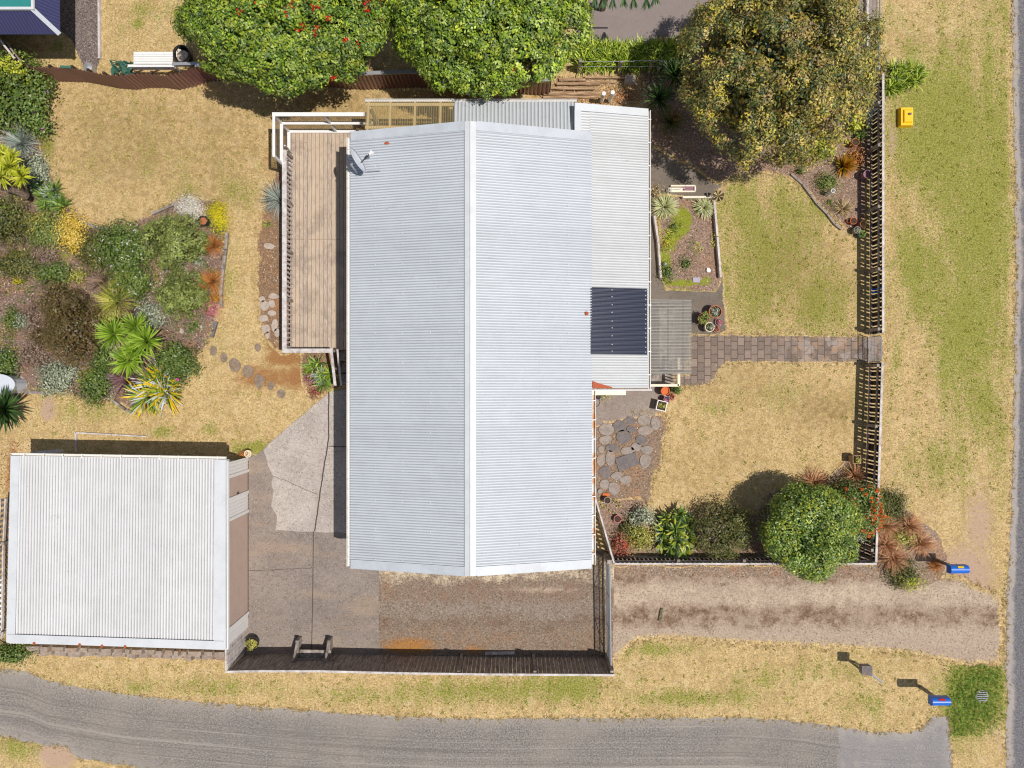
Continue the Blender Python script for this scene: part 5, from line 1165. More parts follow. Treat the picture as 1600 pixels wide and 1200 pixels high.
PAL = {k: [sr(*c) for c in v] for k, v in dict(
    pohut=[(92, 120, 30), (112, 136, 34), (74, 100, 32), (134, 154, 44), (150, 164, 86), (50, 70, 36), (148, 156, 46), (60, 84, 38)],
    pohut2=[(96, 124, 30), (118, 142, 34), (80, 104, 32), (142, 162, 48), (160, 174, 94), (54, 74, 38), (158, 166, 48), (64, 86, 40)],
    copper=[(172, 148, 72), (150, 132, 66), (184, 160, 98), (92, 106, 54), (110, 118, 60), (62, 78, 46), (48, 62, 40), (100, 106, 60), (150, 118, 80), (186, 166, 52), (78, 92, 54), (128, 124, 60), (66, 82, 50), (168, 156, 60)],
    green=[(76, 100, 42), (98, 120, 50), (58, 80, 38), (124, 140, 66), (84, 100, 52), (104, 116, 50)],
    glossy=[(80, 104, 40), (102, 126, 46), (58, 82, 36), (122, 142, 58), (150, 166, 104), (154, 156, 44), (70, 94, 40)],
    olive=[(108, 120, 56), (126, 136, 66), (90, 104, 48), (140, 148, 80), (100, 108, 60)],
    gold=[(226, 196, 86), (214, 182, 70), (236, 212, 116), (200, 164, 60)],
    lime=[(176, 184, 52), (200, 204, 60), (150, 162, 40), (216, 212, 90)],
    silver=[(160, 168, 140), (176, 182, 156), (138, 148, 120), (196, 200, 180), (120, 130, 104)],
    brownb=[(86, 76, 36), (104, 90, 48), (70, 66, 32), (120, 98, 66), (96, 84, 40), (130, 104, 80)],
    twig=[(128, 104, 88), (150, 124, 108), (104, 84, 70), (170, 146, 130)],
    white=[(240, 234, 224), (226, 218, 200), (248, 246, 240), (190, 172, 150)],
    yel=[(226, 212, 30), (210, 196, 30), (236, 222, 70), (170, 160, 30)],
    yg=[(150, 150, 60), (170, 168, 76), (128, 132, 50), (186, 176, 100)],
    pale=[(196, 200, 140), (210, 212, 160), (176, 182, 120), (224, 222, 184)],
    dusk=[(70, 80, 40), (92, 98, 50), (110, 100, 56), (60, 66, 34), (120, 118, 58)],
    rust=[(196, 130, 70), (180, 112, 56), (210, 150, 92), (160, 96, 50)],
    tuss=[(176, 132, 100), (160, 116, 84), (196, 154, 120), (140, 98, 70)],
    blueg=[(146, 156, 148), (168, 176, 166), (122, 134, 128), (186, 190, 180)],
    flax=[(96, 128, 50), (120, 150, 60), (80, 108, 44), (140, 160, 80)],
    variegated=[(236, 204, 40), (228, 190, 30), (120, 146, 60), (86, 120, 48), (216, 220, 214), (190, 196, 196), (150, 170, 60)],
    yucca=[(120, 150, 44), (140, 168, 52), (96, 128, 40), (156, 180, 70)],
    darkyuc=[(48, 76, 40), (64, 92, 46), (40, 60, 36), (84, 110, 60)],
    aga=[(104, 126, 34), (130, 150, 44), (84, 104, 34), (172, 182, 76)],
    purple=[(112, 74, 84), (134, 96, 104), (92, 60, 70), (150, 116, 120)],
    pink=[(196, 120, 130), (180, 96, 110), (210, 140, 140)],
    red=[(200, 40, 24), (214, 56, 36), (178, 30, 24)], redleaf=[(206, 100, 84), (190, 80, 70), (170, 110, 90), (150, 130, 80)],
    orange=[(222, 90, 30), (208, 74, 26), (232, 110, 50)], orf=[(200, 150, 30), (176, 130, 30), (120, 116, 30), (206, 120, 30)],
    pinkf=[(206, 120, 196), (220, 150, 210)], whitef=[(244, 244, 238), (236, 228, 226)], mag=[(214, 40, 170), (190, 40, 150)],
    dry=[(206, 180, 134), (186, 160, 114), (224, 202, 158), (164, 138, 98), (170, 154, 104), (150, 132, 90)], dryg=[(150, 150, 60), (128, 134, 50), (176, 170, 84)],
    litter=[(214, 190, 166), (190, 156, 126), (232, 216, 196), (160, 118, 84), (140, 96, 66), (206, 150, 100)],
    pebble=[(176, 162, 150), (140, 126, 114), (200, 188, 174), (100, 88, 80), (120, 100, 86)], clivia=[(90, 116, 50), (120, 146, 60), (70, 94, 44), (176, 176, 50), (150, 160, 60), (64, 84, 50)]).items()}
BR = dict(pohut=1.38, pohut2=1.42, copper=1.4, green=1.3, glossy=1.6, olive=1.42, brownb=1.25, dusk=1.4, flax=1.3, darkyuc=1.3, aga=1.45, yucca=1.25, yg=1.25, silver=1.1, clivia=1.1, lime=1.1, twig=1.2, tuss=1.5, blueg=1.1, gold=1.1)
def pick(pal, n, var=.18, w=None):
    P = np.array(PAL[pal])*BR.get(pal, 1); c = P[rng.choice(len(P), n, p=w)]
    return np.clip(c*(1+rng.uniform(-var, var, (n, 1))), 0, 1)
def unit(v): return v/(np.linalg.norm(v, axis=1)[:, None]+1e-9)
def crown(parent, cx, cy, z0, rx, ry, h, pal, nl, size, nlobes=26, asp=.55, mat='leaf', clump=9, spread=.13, name='foliage', lobe=.34, up=.5, flowers=None, shape=None, top=.6, gaps=.0, tintvar=.22, layers=True, rough=.04):
    """leaves in clumps over a lumpy crown; z0 = underside, h = height of the crown"""
    # lobes
    d = unit(rng.normal(size=(nlobes*6, 3))); d[:, 2] = np.abs(d[:, 2])*1.0-.25; d = unit(d)
    keep = [d[0]]
    for q in d[1:]:
        if len(keep) >= nlobes: break
        if min(np.arccos(np.clip(np.dot(q, k), -1, 1)) for k in keep) > 1.55/math.sqrt(nlobes): keep.append(q)
    D = np.array(keep); nl_ = len(D); R = np.array([rx, ry, h*top]); zc = z0+h*(1-top)
    rad = rng.uniform(.75, 1.2, nl_)*lobe; LC = D*(1-rad[:, None]*.82)*rng.uniform(.9, 1.04, (nl_, 1))
    per = rng.choice(nl_, int(nl/clump*1.9), p=rad**2/np.sum(rad**2)); dd = unit(rng.normal(size=(len(per), 3))+D[per]*.6+np.array([0, 0, up]))
    rr = np.where(rng.random(len(per)) < .78, rng.uniform(.9, 1.06, len(per)), rng.uniform(.45, .9, len(per)))
    C = LC[per]+dd*(rad[per]*rr)[:, None]
    # cull clumps buried in other lobes
    bur = np.zeros(len(C), bool)
    for k in range(nl_):
        o = (np.linalg.norm(C-LC[k], axis=1) < rad[k]*.84) & (per != k); bur |= o
    C = C[~bur]; dd = dd[~bur]; per = per[~bur]
    if gaps:
        g = np.array([mnoise.noise(Vector((*(c*3.2), ))+Vector((cx, cy, 0))) for c in C]); k = g > -.8+gaps*.9; C, dd, per = C[k], dd[k], per[k]
    m = min(len(C), nl//clump); C, dd, per = C[:m], dd[:m], per[:m]
    lobet = rng.uniform(1-tintvar*.6, 1+tintvar*.6, (nl_, 1)); ct = lobet[per]*rng.uniform(1-tintvar, 1+tintvar, (m, 1))
    base = pick(pal, m, .05)
    Cw = C*R+np.array([cx, cy, zc])
    n = m*clump; idx = np.repeat(np.arange(m), clump)
    off = rng.normal(size=(n, 3))*spread; P = Cw[idx]+off
    N_ = unit(dd[idx]*.8+off/spread*.45+rng.normal(size=(n, 3))*.35+np.array([0, 0, up]))
    cc = np.clip((base[idx]*.72+pick(pal, n, .15)*.28)*ct[idx], 0, 1)
    P[:, 2] = np.maximum(P[:, 2], .03)
    s = size*rng.uniform(.7, 1.3, n)
    o = leaf_mesh(name, P, N_, s, s*asp, cc, mat, parent)
    if layers:   # inner foliage so that the crown is closed
        n2 = int(nl*.35); d2 = unit(rng.normal(size=(n2, 3))+np.array([0, 0, .3])); P2 = d2*R*rng.uniform(.45, .78, (n2, 1))+np.array([cx, cy, zc]); P2[:, 2] = np.maximum(P2[:, 2], .05)
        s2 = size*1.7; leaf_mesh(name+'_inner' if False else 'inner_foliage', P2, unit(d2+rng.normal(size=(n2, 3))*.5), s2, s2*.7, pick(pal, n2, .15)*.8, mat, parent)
    if flowers:
        fp, nf, fs, (bx, by, br) = flowers
        w = np.exp(-(((C[:, 0]-bx)/br)**2+((C[:, 1]-by)/br)**2))*(C[:, 2] > -.1)+1e-6; k = min(nf, m-1); ii = rng.choice(m, k, replace=False, p=w/w.sum())
        cl = 8; q = np.repeat(Cw[ii]+dd[ii]*fs*.8, cl, 0)+rng.normal(size=(k*cl, 3))*fs*.55+np.array([0, 0, fs*.6])
        leaf_mesh('flowers', q, unit(rng.normal(size=(len(q), 3))*.5+np.array([0, 0, 1])), fs, fs*.7, pick(fp, len(q), .2), 'petal', parent)
    return Cw
def trunk(parent, x, y, r, h, spread, nb=5, mat='bark', name='trunk'):
    m = MB(); m.tube([(x, y, 0), (x+.03, y+.02, h*.4), (x, y, h*.75)], [r*1.25, r, r*.8], 9)
    m.build(name, mat, parent); m = MB()
    for k in range(nb):
        a = 2*math.pi*k/nb+random.uniform(-.3, .3); s = spread*random.uniform(.7, 1); m.tube([(x, y, h*.5), (x+math.cos(a)*s*.45, y+math.sin(a)*s*.45, h*.85), (x+math.cos(a)*s, y+math.sin(a)*s, h*1.15)], [r*.5, r*.32, r*.1], 6)
    m.build('branch', mat, parent)
def bush(px, py, rx, ry, h, pal, name, label, cat='bush', n=None, size=.07, nlobes=14, **kw):
    """centre and radii in photo pixels"""
    rx *= 1.03; ry *= 1.03; size *= 1.25
    zc = h*.55; x, y = W2(px, py, zc); k = (H-zc)/F; t = thing(name, label, cat, (x, y, 0))
    RX_, RY_ = rx*k, ry*k; n = n or int(RX_*RY_*4600/(size/.065)**2)
    crown(t, x, y, 0.02, RX_, RY_, h, pal, max(n, 200), size, nlobes, **kw)
    m = MB(); r = min(.05, RX_*.15)
    for q in range(4):
        a = q*1.57+.4; m.tube([(x, y, 0), (x+RX_*.25*math.cos(a), y+RY_*.25*math.sin(a), h*.35), (x+RX_*.5*math.cos(a), y+RY_*.5*math.sin(a), h*.6)], [r, r*.7, r*.3], 5)
    m.build('stem', 'bark', t); return t
def blades(parent, x, y, z, n, length, width, pal, elev=(15, 80), droop=.5, seg=4, mat='leaf', name='leaves', r0=.03, az=None, lv=.25, sx=1, sy=1, tip=.1, tiled=None, spreadpos=0):
    """arching strap leaves from a centre"""
    az_ = rng.uniform(0, 2*np.pi, n) if az is None else rng.uniform(az[0], az[1], n)
    el = np.radians(rng.uniform(*elev, n)); Ln = length*rng.uniform(1-lv, 1+lv, n); w = width*rng.uniform(.8, 1.2, n)
    dx, dy = np.cos(az_), np.sin(az_); side = np.stack([-dy, dx, np.zeros(n)], 1)
    ox = x+rng.normal(size=n)*spreadpos*sx; oy = y+rng.normal(size=n)*spreadpos*sy
    P = []; p = np.stack([ox+dx*r0, oy+dy*r0, np.full(n, z)], 1); e = el.copy()
    for s in range(seg+1):
        P.append(p.copy()); st = (Ln/seg)[:, None]
        d = np.stack([dx*np.cos(e)*sx, dy*np.cos(e)*sy, np.sin(e)], 1); p = p+d*st; e = e-droop*rng.uniform(.6, 1.4, n)*(1.6/seg)*(.5+s/seg)
    V = []; fr = [.8, 1, .95, .7, tip] if seg == 4 else list(np.linspace(1, tip, seg+1))
    for s in range(seg):
        a, b = P[s], P[s+1]; wa = (w*fr[s]/2)[:, None]; wb = (w*fr[s+1]/2)[:, None]
        V.append(np.stack([a-side*wa, a+side*wa, b+side*wb, b-side*wb], 1))
    V = np.concatenate(V, 0).reshape(-1, 3); V[:, 2] = np.maximum(V[:, 2], .015)
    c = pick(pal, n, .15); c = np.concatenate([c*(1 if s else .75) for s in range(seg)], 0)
    return raw_quads(name, V, n*seg, np.repeat(c, 4, 0), mat, parent)
def tussock(px, py, r, h, pal, name, label, n=460, width=.014, cat='grass', **kw):
    x, y = W2(px, py, h*.4); R = r*(H-h*.4)/F; t = thing(name, label, cat, (x, y, 0))
    blades(t, x, y, 0.03, n, R*1.25, width, pal, elev=(20, 85), droop=kw.pop('droop', .75), mat='matt', **kw)
    m = MB(); m.lathe((x, y, 0), [(.06, 0), (.04, .05), (.01, .07)], 8); m.build('crown', 'bark', t); return t
def yucca(heads, name, label, pal='yucca', L=.55, w=.05, n=70, cat='yucca', base=None, droop=.12, elev=(0, 85), mat='gloss'):
    px0, py0, z0 = base or (heads[0][0], heads[0][1], heads[0][2]); bx, by = W2(px0, py0, z0*.8); t = thing(name, label, cat, (bx, by, 0)); m = MB()
    for hd in heads:
        px, py, z = hd[:3]; k = hd[3] if len(hd) > 3 else 1; x, y = W2(px, py, z)
        m.tube([(bx, by, 0), ((bx+x)/2, (by+y)/2, z*.5), (x, y, z)], [.07, .05, .045], 7)
        blades(t, x, y, z, n, L*k, w*k, pal, elev=elev, droop=droop, mat=mat, name='leaf_head', r0=.02, lv=.15)
    m.build('trunk', 'bark', t); return t

# ---------------------------------------------------------------- trees
def tree(px, py, rx, ry, zc, h, pal, name, label, n, size, nlobes, tr=.16, z0=1.2, **kw):
    x, y = W2(px, py, zc); k = (H-zc)/F; t = thing(name, label, 'tree', (x, y, 0))
    crown(t, x, y, z0, rx*k, ry*k, h, pal, n, size, nlobes, **kw); trunk(t, x, y, tr, z0+h*.55, min(rx, ry)*k*.6)
    return t
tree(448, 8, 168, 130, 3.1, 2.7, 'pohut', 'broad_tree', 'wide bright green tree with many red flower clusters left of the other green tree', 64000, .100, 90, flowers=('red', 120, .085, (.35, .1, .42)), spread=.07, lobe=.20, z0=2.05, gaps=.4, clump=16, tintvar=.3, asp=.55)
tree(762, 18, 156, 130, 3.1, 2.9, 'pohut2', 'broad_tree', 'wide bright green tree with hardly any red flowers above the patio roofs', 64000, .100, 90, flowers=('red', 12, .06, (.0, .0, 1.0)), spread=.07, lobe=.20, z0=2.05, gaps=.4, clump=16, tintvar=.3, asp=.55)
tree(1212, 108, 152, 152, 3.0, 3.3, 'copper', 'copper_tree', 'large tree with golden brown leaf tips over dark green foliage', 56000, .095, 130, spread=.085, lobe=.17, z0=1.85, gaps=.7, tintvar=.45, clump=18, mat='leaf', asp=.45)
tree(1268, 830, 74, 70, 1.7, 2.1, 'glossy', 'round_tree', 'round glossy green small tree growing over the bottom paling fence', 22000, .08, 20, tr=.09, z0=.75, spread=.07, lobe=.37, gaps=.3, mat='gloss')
x, y = W2(960, -22, 3); t = thing('conifer', 'dark drooping conifer branch tips at the top edge above the grey sealed drive', 'tree', (x, y, 0))
for px in (896, 908, 930, 944, 958, 975, 990, 1010, 1024): q = W2(px, -6+random.uniform(-2, 4), 3); blades(t, q[0], q[1], 3, 26, .30, .03, 'darkyuc', elev=(-30, 10), droop=.2, az=(-2.0, -1.1), name='needles')
m = MB(); m.tube([(x, y+.9, 0), (x, y+.8, 2.2), (x, y+.4, 3)], [.14, .1, .05], 7); m.tube([W(890, -14, 3), W(1030, -14, 3)], .03, 6); m.build('trunk', 'bark', t)

# ---------------------------------------------------------------- left garden
bush(14, 140, 62, 62, 1.2, 'green', 'flowering_bush', 'large green bush with a few pink flowers at the top left beside the lawn', size=.085, nlobes=22, flowers=('pinkf', 9, .06, (0, 0, 1)), gaps=.35, mat='gloss')
bush(22, 112, 22, 20, 1.3, 'lime', 'lime_bush', 'small bright lime shoots above the pink flowering bush', size=.08, gaps=.3)
bush(60, 196, 20, 18, .8, 'green', 'flowering_bush', 'small rounded lower end of the pink flowered hedge by the grey tussock', size=.07, flowers=('pinkf', 3, .05, (0, 0, 1)))
tussock(32, 222, 25, .6, 'blueg', 'grey_tussock', 'spiky blue grey tussock between the pink flowering bush and yellow palm heads', 420)
bush(56, 262, 24, 24, .25, 'silver', 'silver_groundcover', 'pale silver mat plant at the lawn edge below the blue grey tussock', 'ground cover', size=.05)
yucca([(14, 262, 1.5), (2, 276, 1.5), (34, 276, 1.3), (20, 246, 1.4, .8), (6, 240, 1.2, .8)], 'cabbage_palm', 'yellow green cabbage palm heads on a leaning grey trunk at the left edge', 'lime', .42, .045, 80, 'palm', base=(40, 312, .3), droop=.35)
x, y = W2(24, 300, .8); tl_ = thing('fallen_trunk', 'thick leaning grey trunk below the yellow palm heads', 'trunk', (x, y, 0)); m = MB(); m.tube([W(2, 292, 1.0), W(22, 297, .9), W(44, 308, .6)], [.11, .12, .10], 9); m.build('trunk', 'bark', tl_)
for (px, py, s) in ((70, 300, 1), (84, 312, 1.1), (76, 322, .8), (96, 322, .8)):
    pass
t = thing('strappy_clump', 'dense green and grey strap leaved clump along the lawn edge right of the palm trunk', 'flax', (*W2(78, 310, .2), 0))
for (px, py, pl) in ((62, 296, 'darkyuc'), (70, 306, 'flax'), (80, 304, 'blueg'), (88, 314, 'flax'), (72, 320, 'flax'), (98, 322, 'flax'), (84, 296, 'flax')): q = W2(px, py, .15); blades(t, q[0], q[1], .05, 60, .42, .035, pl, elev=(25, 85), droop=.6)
bush(8, 345, 36, 36, 1.0, 'dusk', 'dark_bush', 'dark green round bush at the left edge above the brown ground plants', size=.05, nlobes=16)
bush(-6, 330, 24, 20, 1.0, 'green', 'leafy_bush', 'leafy green bush cut by the left edge under the leaning trunk', size=.07)
bush(70, 358, 26, 30, .55, 'olive', 'round_bush', 'green half of the two-toned low bush beside the golden one', size=.045, nlobes=16, up=.8)
bush(110, 365, 21, 36, .5, 'gold', 'golden_bush', 'bright golden low bush right of the green round one', size=.045, nlobes=14, gaps=.2)
bush(60, 345, 16, 16, .35, 'gold', 'golden_bush', 'golden edge of foliage left of the small green round bush', size=.04, nlobes=8)
bush(190, 387, 42, 42, .7, 'green', 'white_flower_bush', 'mid green bush dotted with white flowers left of the big round bush', size=.06, nlobes=20, flowers=('whitef', 34, .035, (0, 0, 1)), gaps=.4)
bush(205, 445, 38, 28, .5, 'green', 'white_flower_bush', 'lower green bush with white flowers above the strappy yellow grass', size=.06, nlobes=16, flowers=('whitef', 14, .035, (0, 0, 1)), gaps=.5)
bush(150, 395, 26, 34, .4, 'dusk', 'brown_groundcover', 'brownish green low plants between the golden bush and white flowered bush', 'ground cover', size=.05, flowers=('whitef', 8, .03, (0, 0, 1)), gaps=.6)
bush(271, 374, 47, 44, 1.5, 'olive', 'round_bush', 'largest round olive green bush in the middle of the left garden', size=.05, nlobes=20, up=.5, gaps=.15, clump=14, spread=.055, lobe=.37, tintvar=.3)
bush(283, 460, 39, 38, 1.4, 'olive', 'round_bush', 'second round olive green bush just below the largest one', size=.05, nlobes=18, up=.5, gaps=.15, clump=14, spread=.055, lobe=.38, tintvar=.3)
bush(242, 492, 30, 24, .5, 'silver', 'silver_bush', 'silvery feathery bush between the yucca heads and the second round bush', size=.05, gaps=.4)
bush(268, 486, 16, 18, .5, 'twig', 'twiggy_bush', 'grey twiggy patch between the silvery bush and second round bush', size=.04, gaps=.5)
x, y = W2(283, 493, .1); t = slab('pale_stone', 'flat white stone at the tip of the silvery bush', blobpts(283, 494, 5, 4), .06, 'stone_l', 'stone')
bush(112, 512, 40, 58, 1.6, 'brownb', 'brown_bush', 'large dark brown and olive feathery bush left of the yucca heads', size=.045, nlobes=30, lobe=.28, up=.4, tintvar=.3, gaps=.4, clump=14, spread=.07)
bush(86, 470, 24, 30, 1.0, 'brownb', 'brown_bush', 'reddish brown upper left part of the feathery shrub group', size=.045, nlobes=12)
bush(64, 526, 17, 15, .5, 'brownb', 'brown_bush', 'small olive brown bush left of the large feathery one', size=.045)
bush(60, 490, 20, 22, .4, 'twig', 'twiggy_bush', 'grey bare twiggy shrub left of the reddish brown feathery one', size=.04, gaps=.6)
bush(55, 555, 24, 16, .4, 'twig', 'twiggy_bush', 'bare grey brown twiggy shrub above the lower silvery bush', size=.04, gaps=.6)
bush(88, 590, 30, 26, .5, 'silver', 'silver_bush', 'silver grey bush beside the white tub at the bottom of the left garden', size=.05, gaps=.35)
bush(150, 605, 24, 26, .5, 'green', 'leafy_bush', 'leafy green bush between the lower silver bush and purple flax', size=.06, gaps=.3)
bush(158, 562, 14, 34, .4, 'green', 'leafy_bush', 'narrow green leafy plant strip left of the yucca heads', size=.055, gaps=.4)
bush(170, 498, 20, 12, .5, 'yg', 'leafy_bush', 'light green plant just above the topmost yucca head', size=.05, gaps=.3)
bush(276, 566, 32, 32, .6, 'green', 'leafy_bush', 'round dark green leafy bush under the yucca heads at the lawn edge', size=.06, nlobes=18, gaps=.2)
bush(262, 560, 20, 16, .55, 'green', 'leafy_bush', 'green foliage between the right yucca head and the dark green leafy bush', size=.06)
bush(22, 415, 34, 20, .35, 'dusk', 'brown_groundcover', 'low green brown plants at the left edge under the dark bush', 'ground cover', size=.05, gaps=.6)
bush(85, 428, 32, 16, .45, 'green', 'leafy_bush', 'low leafy green plants below the golden bush', size=.06, gaps=.4)
bush(120, 432, 14, 10, .35, 'yg', 'leafy_bush', 'small yellow green plant right of the low leafy green plants', size=.05)
bush(70, 395, 20, 18, .3, 'twig', 'twiggy_bush', 'brown twiggy patch under the two-toned low bush', size=.04, gaps=.6, flowers=('pinkf', 3, .03, (0, 0, 1)))
bush(20, 498, 13, 16, .4, 'green', 'leafy_bush', 'small green bush near the left edge beside the grey twiggy shrub', size=.05)
bush(36, 502, 9, 12, .3, 'silver', 'silver_bush', 'small silvery plant right of the small green bush at the left', size=.04)
bush(6, 568, 20, 22, .5, 'green', 'leafy_bush', 'dark green bush at the left edge above the white tub', size=.06)
bush(28, 440, 10, 6, .2, 'yel', 'yellow_flowers', 'tiny patch of yellow flowers in the left garden under the low brown plants', 'flowers', size=.03, n=200)
t = tussock(185, 470, 30, .5, 'yg', 'yellow_grass', 'arching yellow green grass clump between the white flowered bush and yucca heads', 300, .02)
tussock(200, 440, 22, .4, 'yg', 'yellow_grass', 'upper smaller arching yellow grass clump under the white flowered bush', 160, .02)
tussock(162, 440, 24, .35, 'twig', 'dry_grass_clump', 'faded brownish grass clump left of the yellow green grass', 200, .012)
tussock(206, 480, 18, .4, 'purple', 'purple_grass', 'reddish purple spiky clump left of the silvery feathery bush', 150, .014)
tussock(333, 384, 15, .3, 'rust', 'orange_tussock', 'upper orange brown tussock beside the long timber edging', 220)
tussock(331, 440, 18, .3, 'rust', 'orange_tussock', 'lower larger orange brown tussock beside the second round bush', 260)
yucca([(178, 522, 1.5), (230, 533, 1.45), (214, 548, 1.3), (200, 564, 1.4), (212, 512, 1.2)], 'yucca', 'group of five bright green star shaped yucca heads in the left garden', 'yucca', .58, .042, 120, base=(204, 540, .8))
t = thing('purple_flax', 'dark purple spiky flax under the lowest yucca head', 'flax', (*W2(194, 592, .3), 0)); q = W2(194, 592, .3); blades(t, q[0], q[1], .05, 130, .62, .035, 'purple', elev=(20, 80), droop=.5)
t = thing('variegated_flax', 'large flax with yellow, white and green striped leaves at the bottom of the left garden', 'flax', (*W2(238, 612, .4), 0))
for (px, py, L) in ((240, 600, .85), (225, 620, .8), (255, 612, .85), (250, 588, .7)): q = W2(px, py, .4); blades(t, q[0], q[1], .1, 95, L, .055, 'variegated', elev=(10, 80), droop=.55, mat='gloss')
m = MB(); q = W2(278, 593, .7); m.lathe((q[0], q[1], .68), [(.02, 0), (.05, .03), (.02, .06)], 8)
MAT['magenta'] = M_plain('magenta_petal', sr(214, 40, 170), .6, .1); m.build('flower', 'magenta', t)
yucca([(8, 640, .8, 1.25)], 'spiky_bush', 'large dark green spiky yucca at the left edge below the white tub', 'darkyuc', .62, .05, 240, elev=(0, 85))
bush(295, 322, 19, 15, .12, 'white', 'white_groundcover', 'white flowering mat plant at the lawn edge above the largest round bush', 'ground cover', size=.035, n=2600, nlobes=12, mat='petal', layers=True)
bush(303, 338, 10, 12, .1, 'white', 'white_groundcover', 'narrow lower tip of white flowering mat beside the hexagonal planter', 'ground cover', size=.035, n=900, mat='petal')
bush(339, 332, 12, 14, .12, 'yel', 'yellow_groundcover', 'upper part of the yellow flowering mat right of the hexagonal planter', 'ground cover', size=.035, n=1500, mat='petal')
bush(343, 348, 9, 14, .12, 'yel', 'yellow_groundcover', 'lower narrow part of the yellow flowering mat by the timber edging', 'ground cover', size=.035, n=1000, mat='petal')
bush(329, 482, 10, 15, .2, 'pink', 'pink_succulent', 'pink and orange succulents beside the second round bush', 'succulent', size=.04, gaps=.5)
bush(338, 466, 12, 8, .15, 'orf', 'orange_succulent', 'yellow orange small plants above the pink succulents', 'succulent', size=.035, gaps=.5)
bush(309, 408, 8, 8, .15, 'silver', 'silver_plant', 'tiny silver plant between the two round olive bushes', 'plant', size=.035)
bush(306, 507, 5, 7, .2, 'green', 'small_plant', 'tiny green plant on the gravel under the second round bush', 'plant', size=.04)
bush(299, 516, 4, 4, .15, 'green', 'small_plant', 'tiniest green sprout just left of the tiny green plant', 'plant', size=.04)
for (px, py, r, lb) in ((285, 517, 4, 'round pinkish stone on the gravel under the second round bush'), (36, 592, 4, 'pale stone beside the white tub')): slab('pale_stone', lb, blobpts(px, py, r, r), .07, 'stone_l', 'stone')
# deck side
tussock(436, 312, 25, .5, 'blueg', 'grey_tussock', 'pale blue green tussock against the deck rail', 240, az=None)
tussock(418, 349, 7, .25, 'aga', 'small_plant', 'tiny bright green strappy sprout in the rusty moss beside the deck', 20, .02)
t = thing('strappy_clump', 'green strap leaved clump with pink flowers beside the deck steps', 'flax', (*W2(502, 582, .2), 0))
for (px, py, pl) in ((495, 570, 'flax'), (508, 590, 'flax'), (500, 586, 'blueg'), (488, 578, 'aga'), (515, 582, 'aga'), (504, 600, 'flax')): q = W2(px, py, .15); blades(t, q[0], q[1], .05, 38, .42, .045, pl, elev=(20, 80), droop=.6)
for (px, py) in ((494, 558), (501, 562), (519, 575), (481, 592)): q = W2(px, py, .3); m = MB(); m.lathe((q[0], q[1], .3), [(.01, 0), (.045, .02), (.02, .05)], 7); m.build('flower', 'purple', t)
bush(494, 613, 9, 5, .12, 'redleaf', 'orange_plant', 'small orange plant at the concrete corner under the strap leaved clump', 'plant', size=.035)
bush(484, 594, 6, 5, .1, 'pink', 'pink_plant', 'small pinkish plant left of the strap leaved clump', 'plant', size=.035)
# bottom left hedge
bush(14, 1024, 38, 16, .7, 'green', 'low_hedge', 'dark green low hedge at the left edge below the garage', 'hedge', size=.05, nlobes=14)
# ---------------------------------------------------------------- north
t = thing('strappy_hedge', 'bright green strap leaved hedge between the sealed drive and the wire fence', 'hedge', (*W2(985, 90, .3), 0))
for i in range(46):
    px = 905+ (i % 23)*7.2+random.uniform(-3, 3); py = (80 if i < 23 else 97)+random.uniform(-4, 4); q = W2(px, py, .2); blades(t, q[0], q[1], .05, 44, .5, .045, 'aga', elev=(30, 85), droop=.7, name='clump', mat='gloss')
t = thing('strappy_clump', 'large lime green strap leaved clump outside the end of the front fence', 'agapanthus', (*W2(1410, 118, .2), 0))
for (px, py) in ((1398, 105), (1412, 110), (1425, 108), (1436, 114), (1400, 122), (1418, 124), (1432, 126), (1392, 136), (1404, 136)): q = W2(px, py, .2); blades(t, q[0], q[1], .04, 56, .42, .035, 'aga', elev=(25, 85), droop=.75, name='clump', mat='gloss')
yucca([(1054, 118, 1.8, 1.1)], 'cabbage_palm', 'upper dark green cabbage palm head beside the copper tinted tree', 'darkyuc', .62, .05, 90, 'palm', droop=.3)
yucca([(1028, 154, 1.5, .95)], 'cabbage_palm', 'lower dark green cabbage palm head near the lean-to roof corner', 'darkyuc', .62, .05, 80, 'palm', droop=.3)
tussock(1048, 190, 22, .5, 'dusk', 'brown_tussock', 'dull brown tussock in the deep shade under the copper tree', 150)
tussock(1345, 165, 28, .6, 'blueg', 'grey_tussock', 'grey green tussock between the copper tree and the front fence', 420)
bush(1286, 232, 21, 18, .5, 'lime', 'lime_bush', 'bright lime yellow plant at the lower right edge of the copper tree', size=.07)
bush(1338, 196, 15, 10, .5, 'lime', 'lime_bush', 'lime green leafy plant under the grey tussock by the fence', size=.08, gaps=.3)
bush(1346, 210, 8, 10, .4, 'green', 'leafy_bush', 'small green leafy plant above the terracotta pot by the front fence', size=.06)
t = tussock(1320, 258, 17, .45, 'orf', 'orange_flax', 'upright orange and green spiky plant in the tree bed', 140, .03, droop=.3)
bush(1336, 247, 11, 14, .2, 'rust', 'orange_plant', 'rusty orange leaf patch right of the upright orange spiky plant', 'plant', size=.045)
bush(1294, 284, 16, 14, .3, 'olive', 'cushion_plant', 'olive green cushion plant beside the white pipe in the tree bed', 'plant', size=.035)
bush(1252, 267, 5, 5, .25, 'green', 'small_plant', 'tiny dark green sprout in the leaf litter near the lawn edge', 'plant', size=.04)
bush(1296, 316, 5, 5, .12, 'olive', 'small_plant', 'tiny olive mound below the white pipe', 'plant', size=.03)
tussock(1318, 326, 14, .3, 'dry', 'dry_tussock', 'straw coloured dry tussock above the orange pots by the fence', 120)
bush(1022, 300, 8, 8, .2, 'dry', 'dry_plant', 'dry straw plant beside the lean-to wall near the trowel', 'plant', size=.04)
tussock(1038, 324, 18, .3, 'pale', 'pale_tuft', 'larger cream striped tuft at the top left of the raised bed', 300, .02)
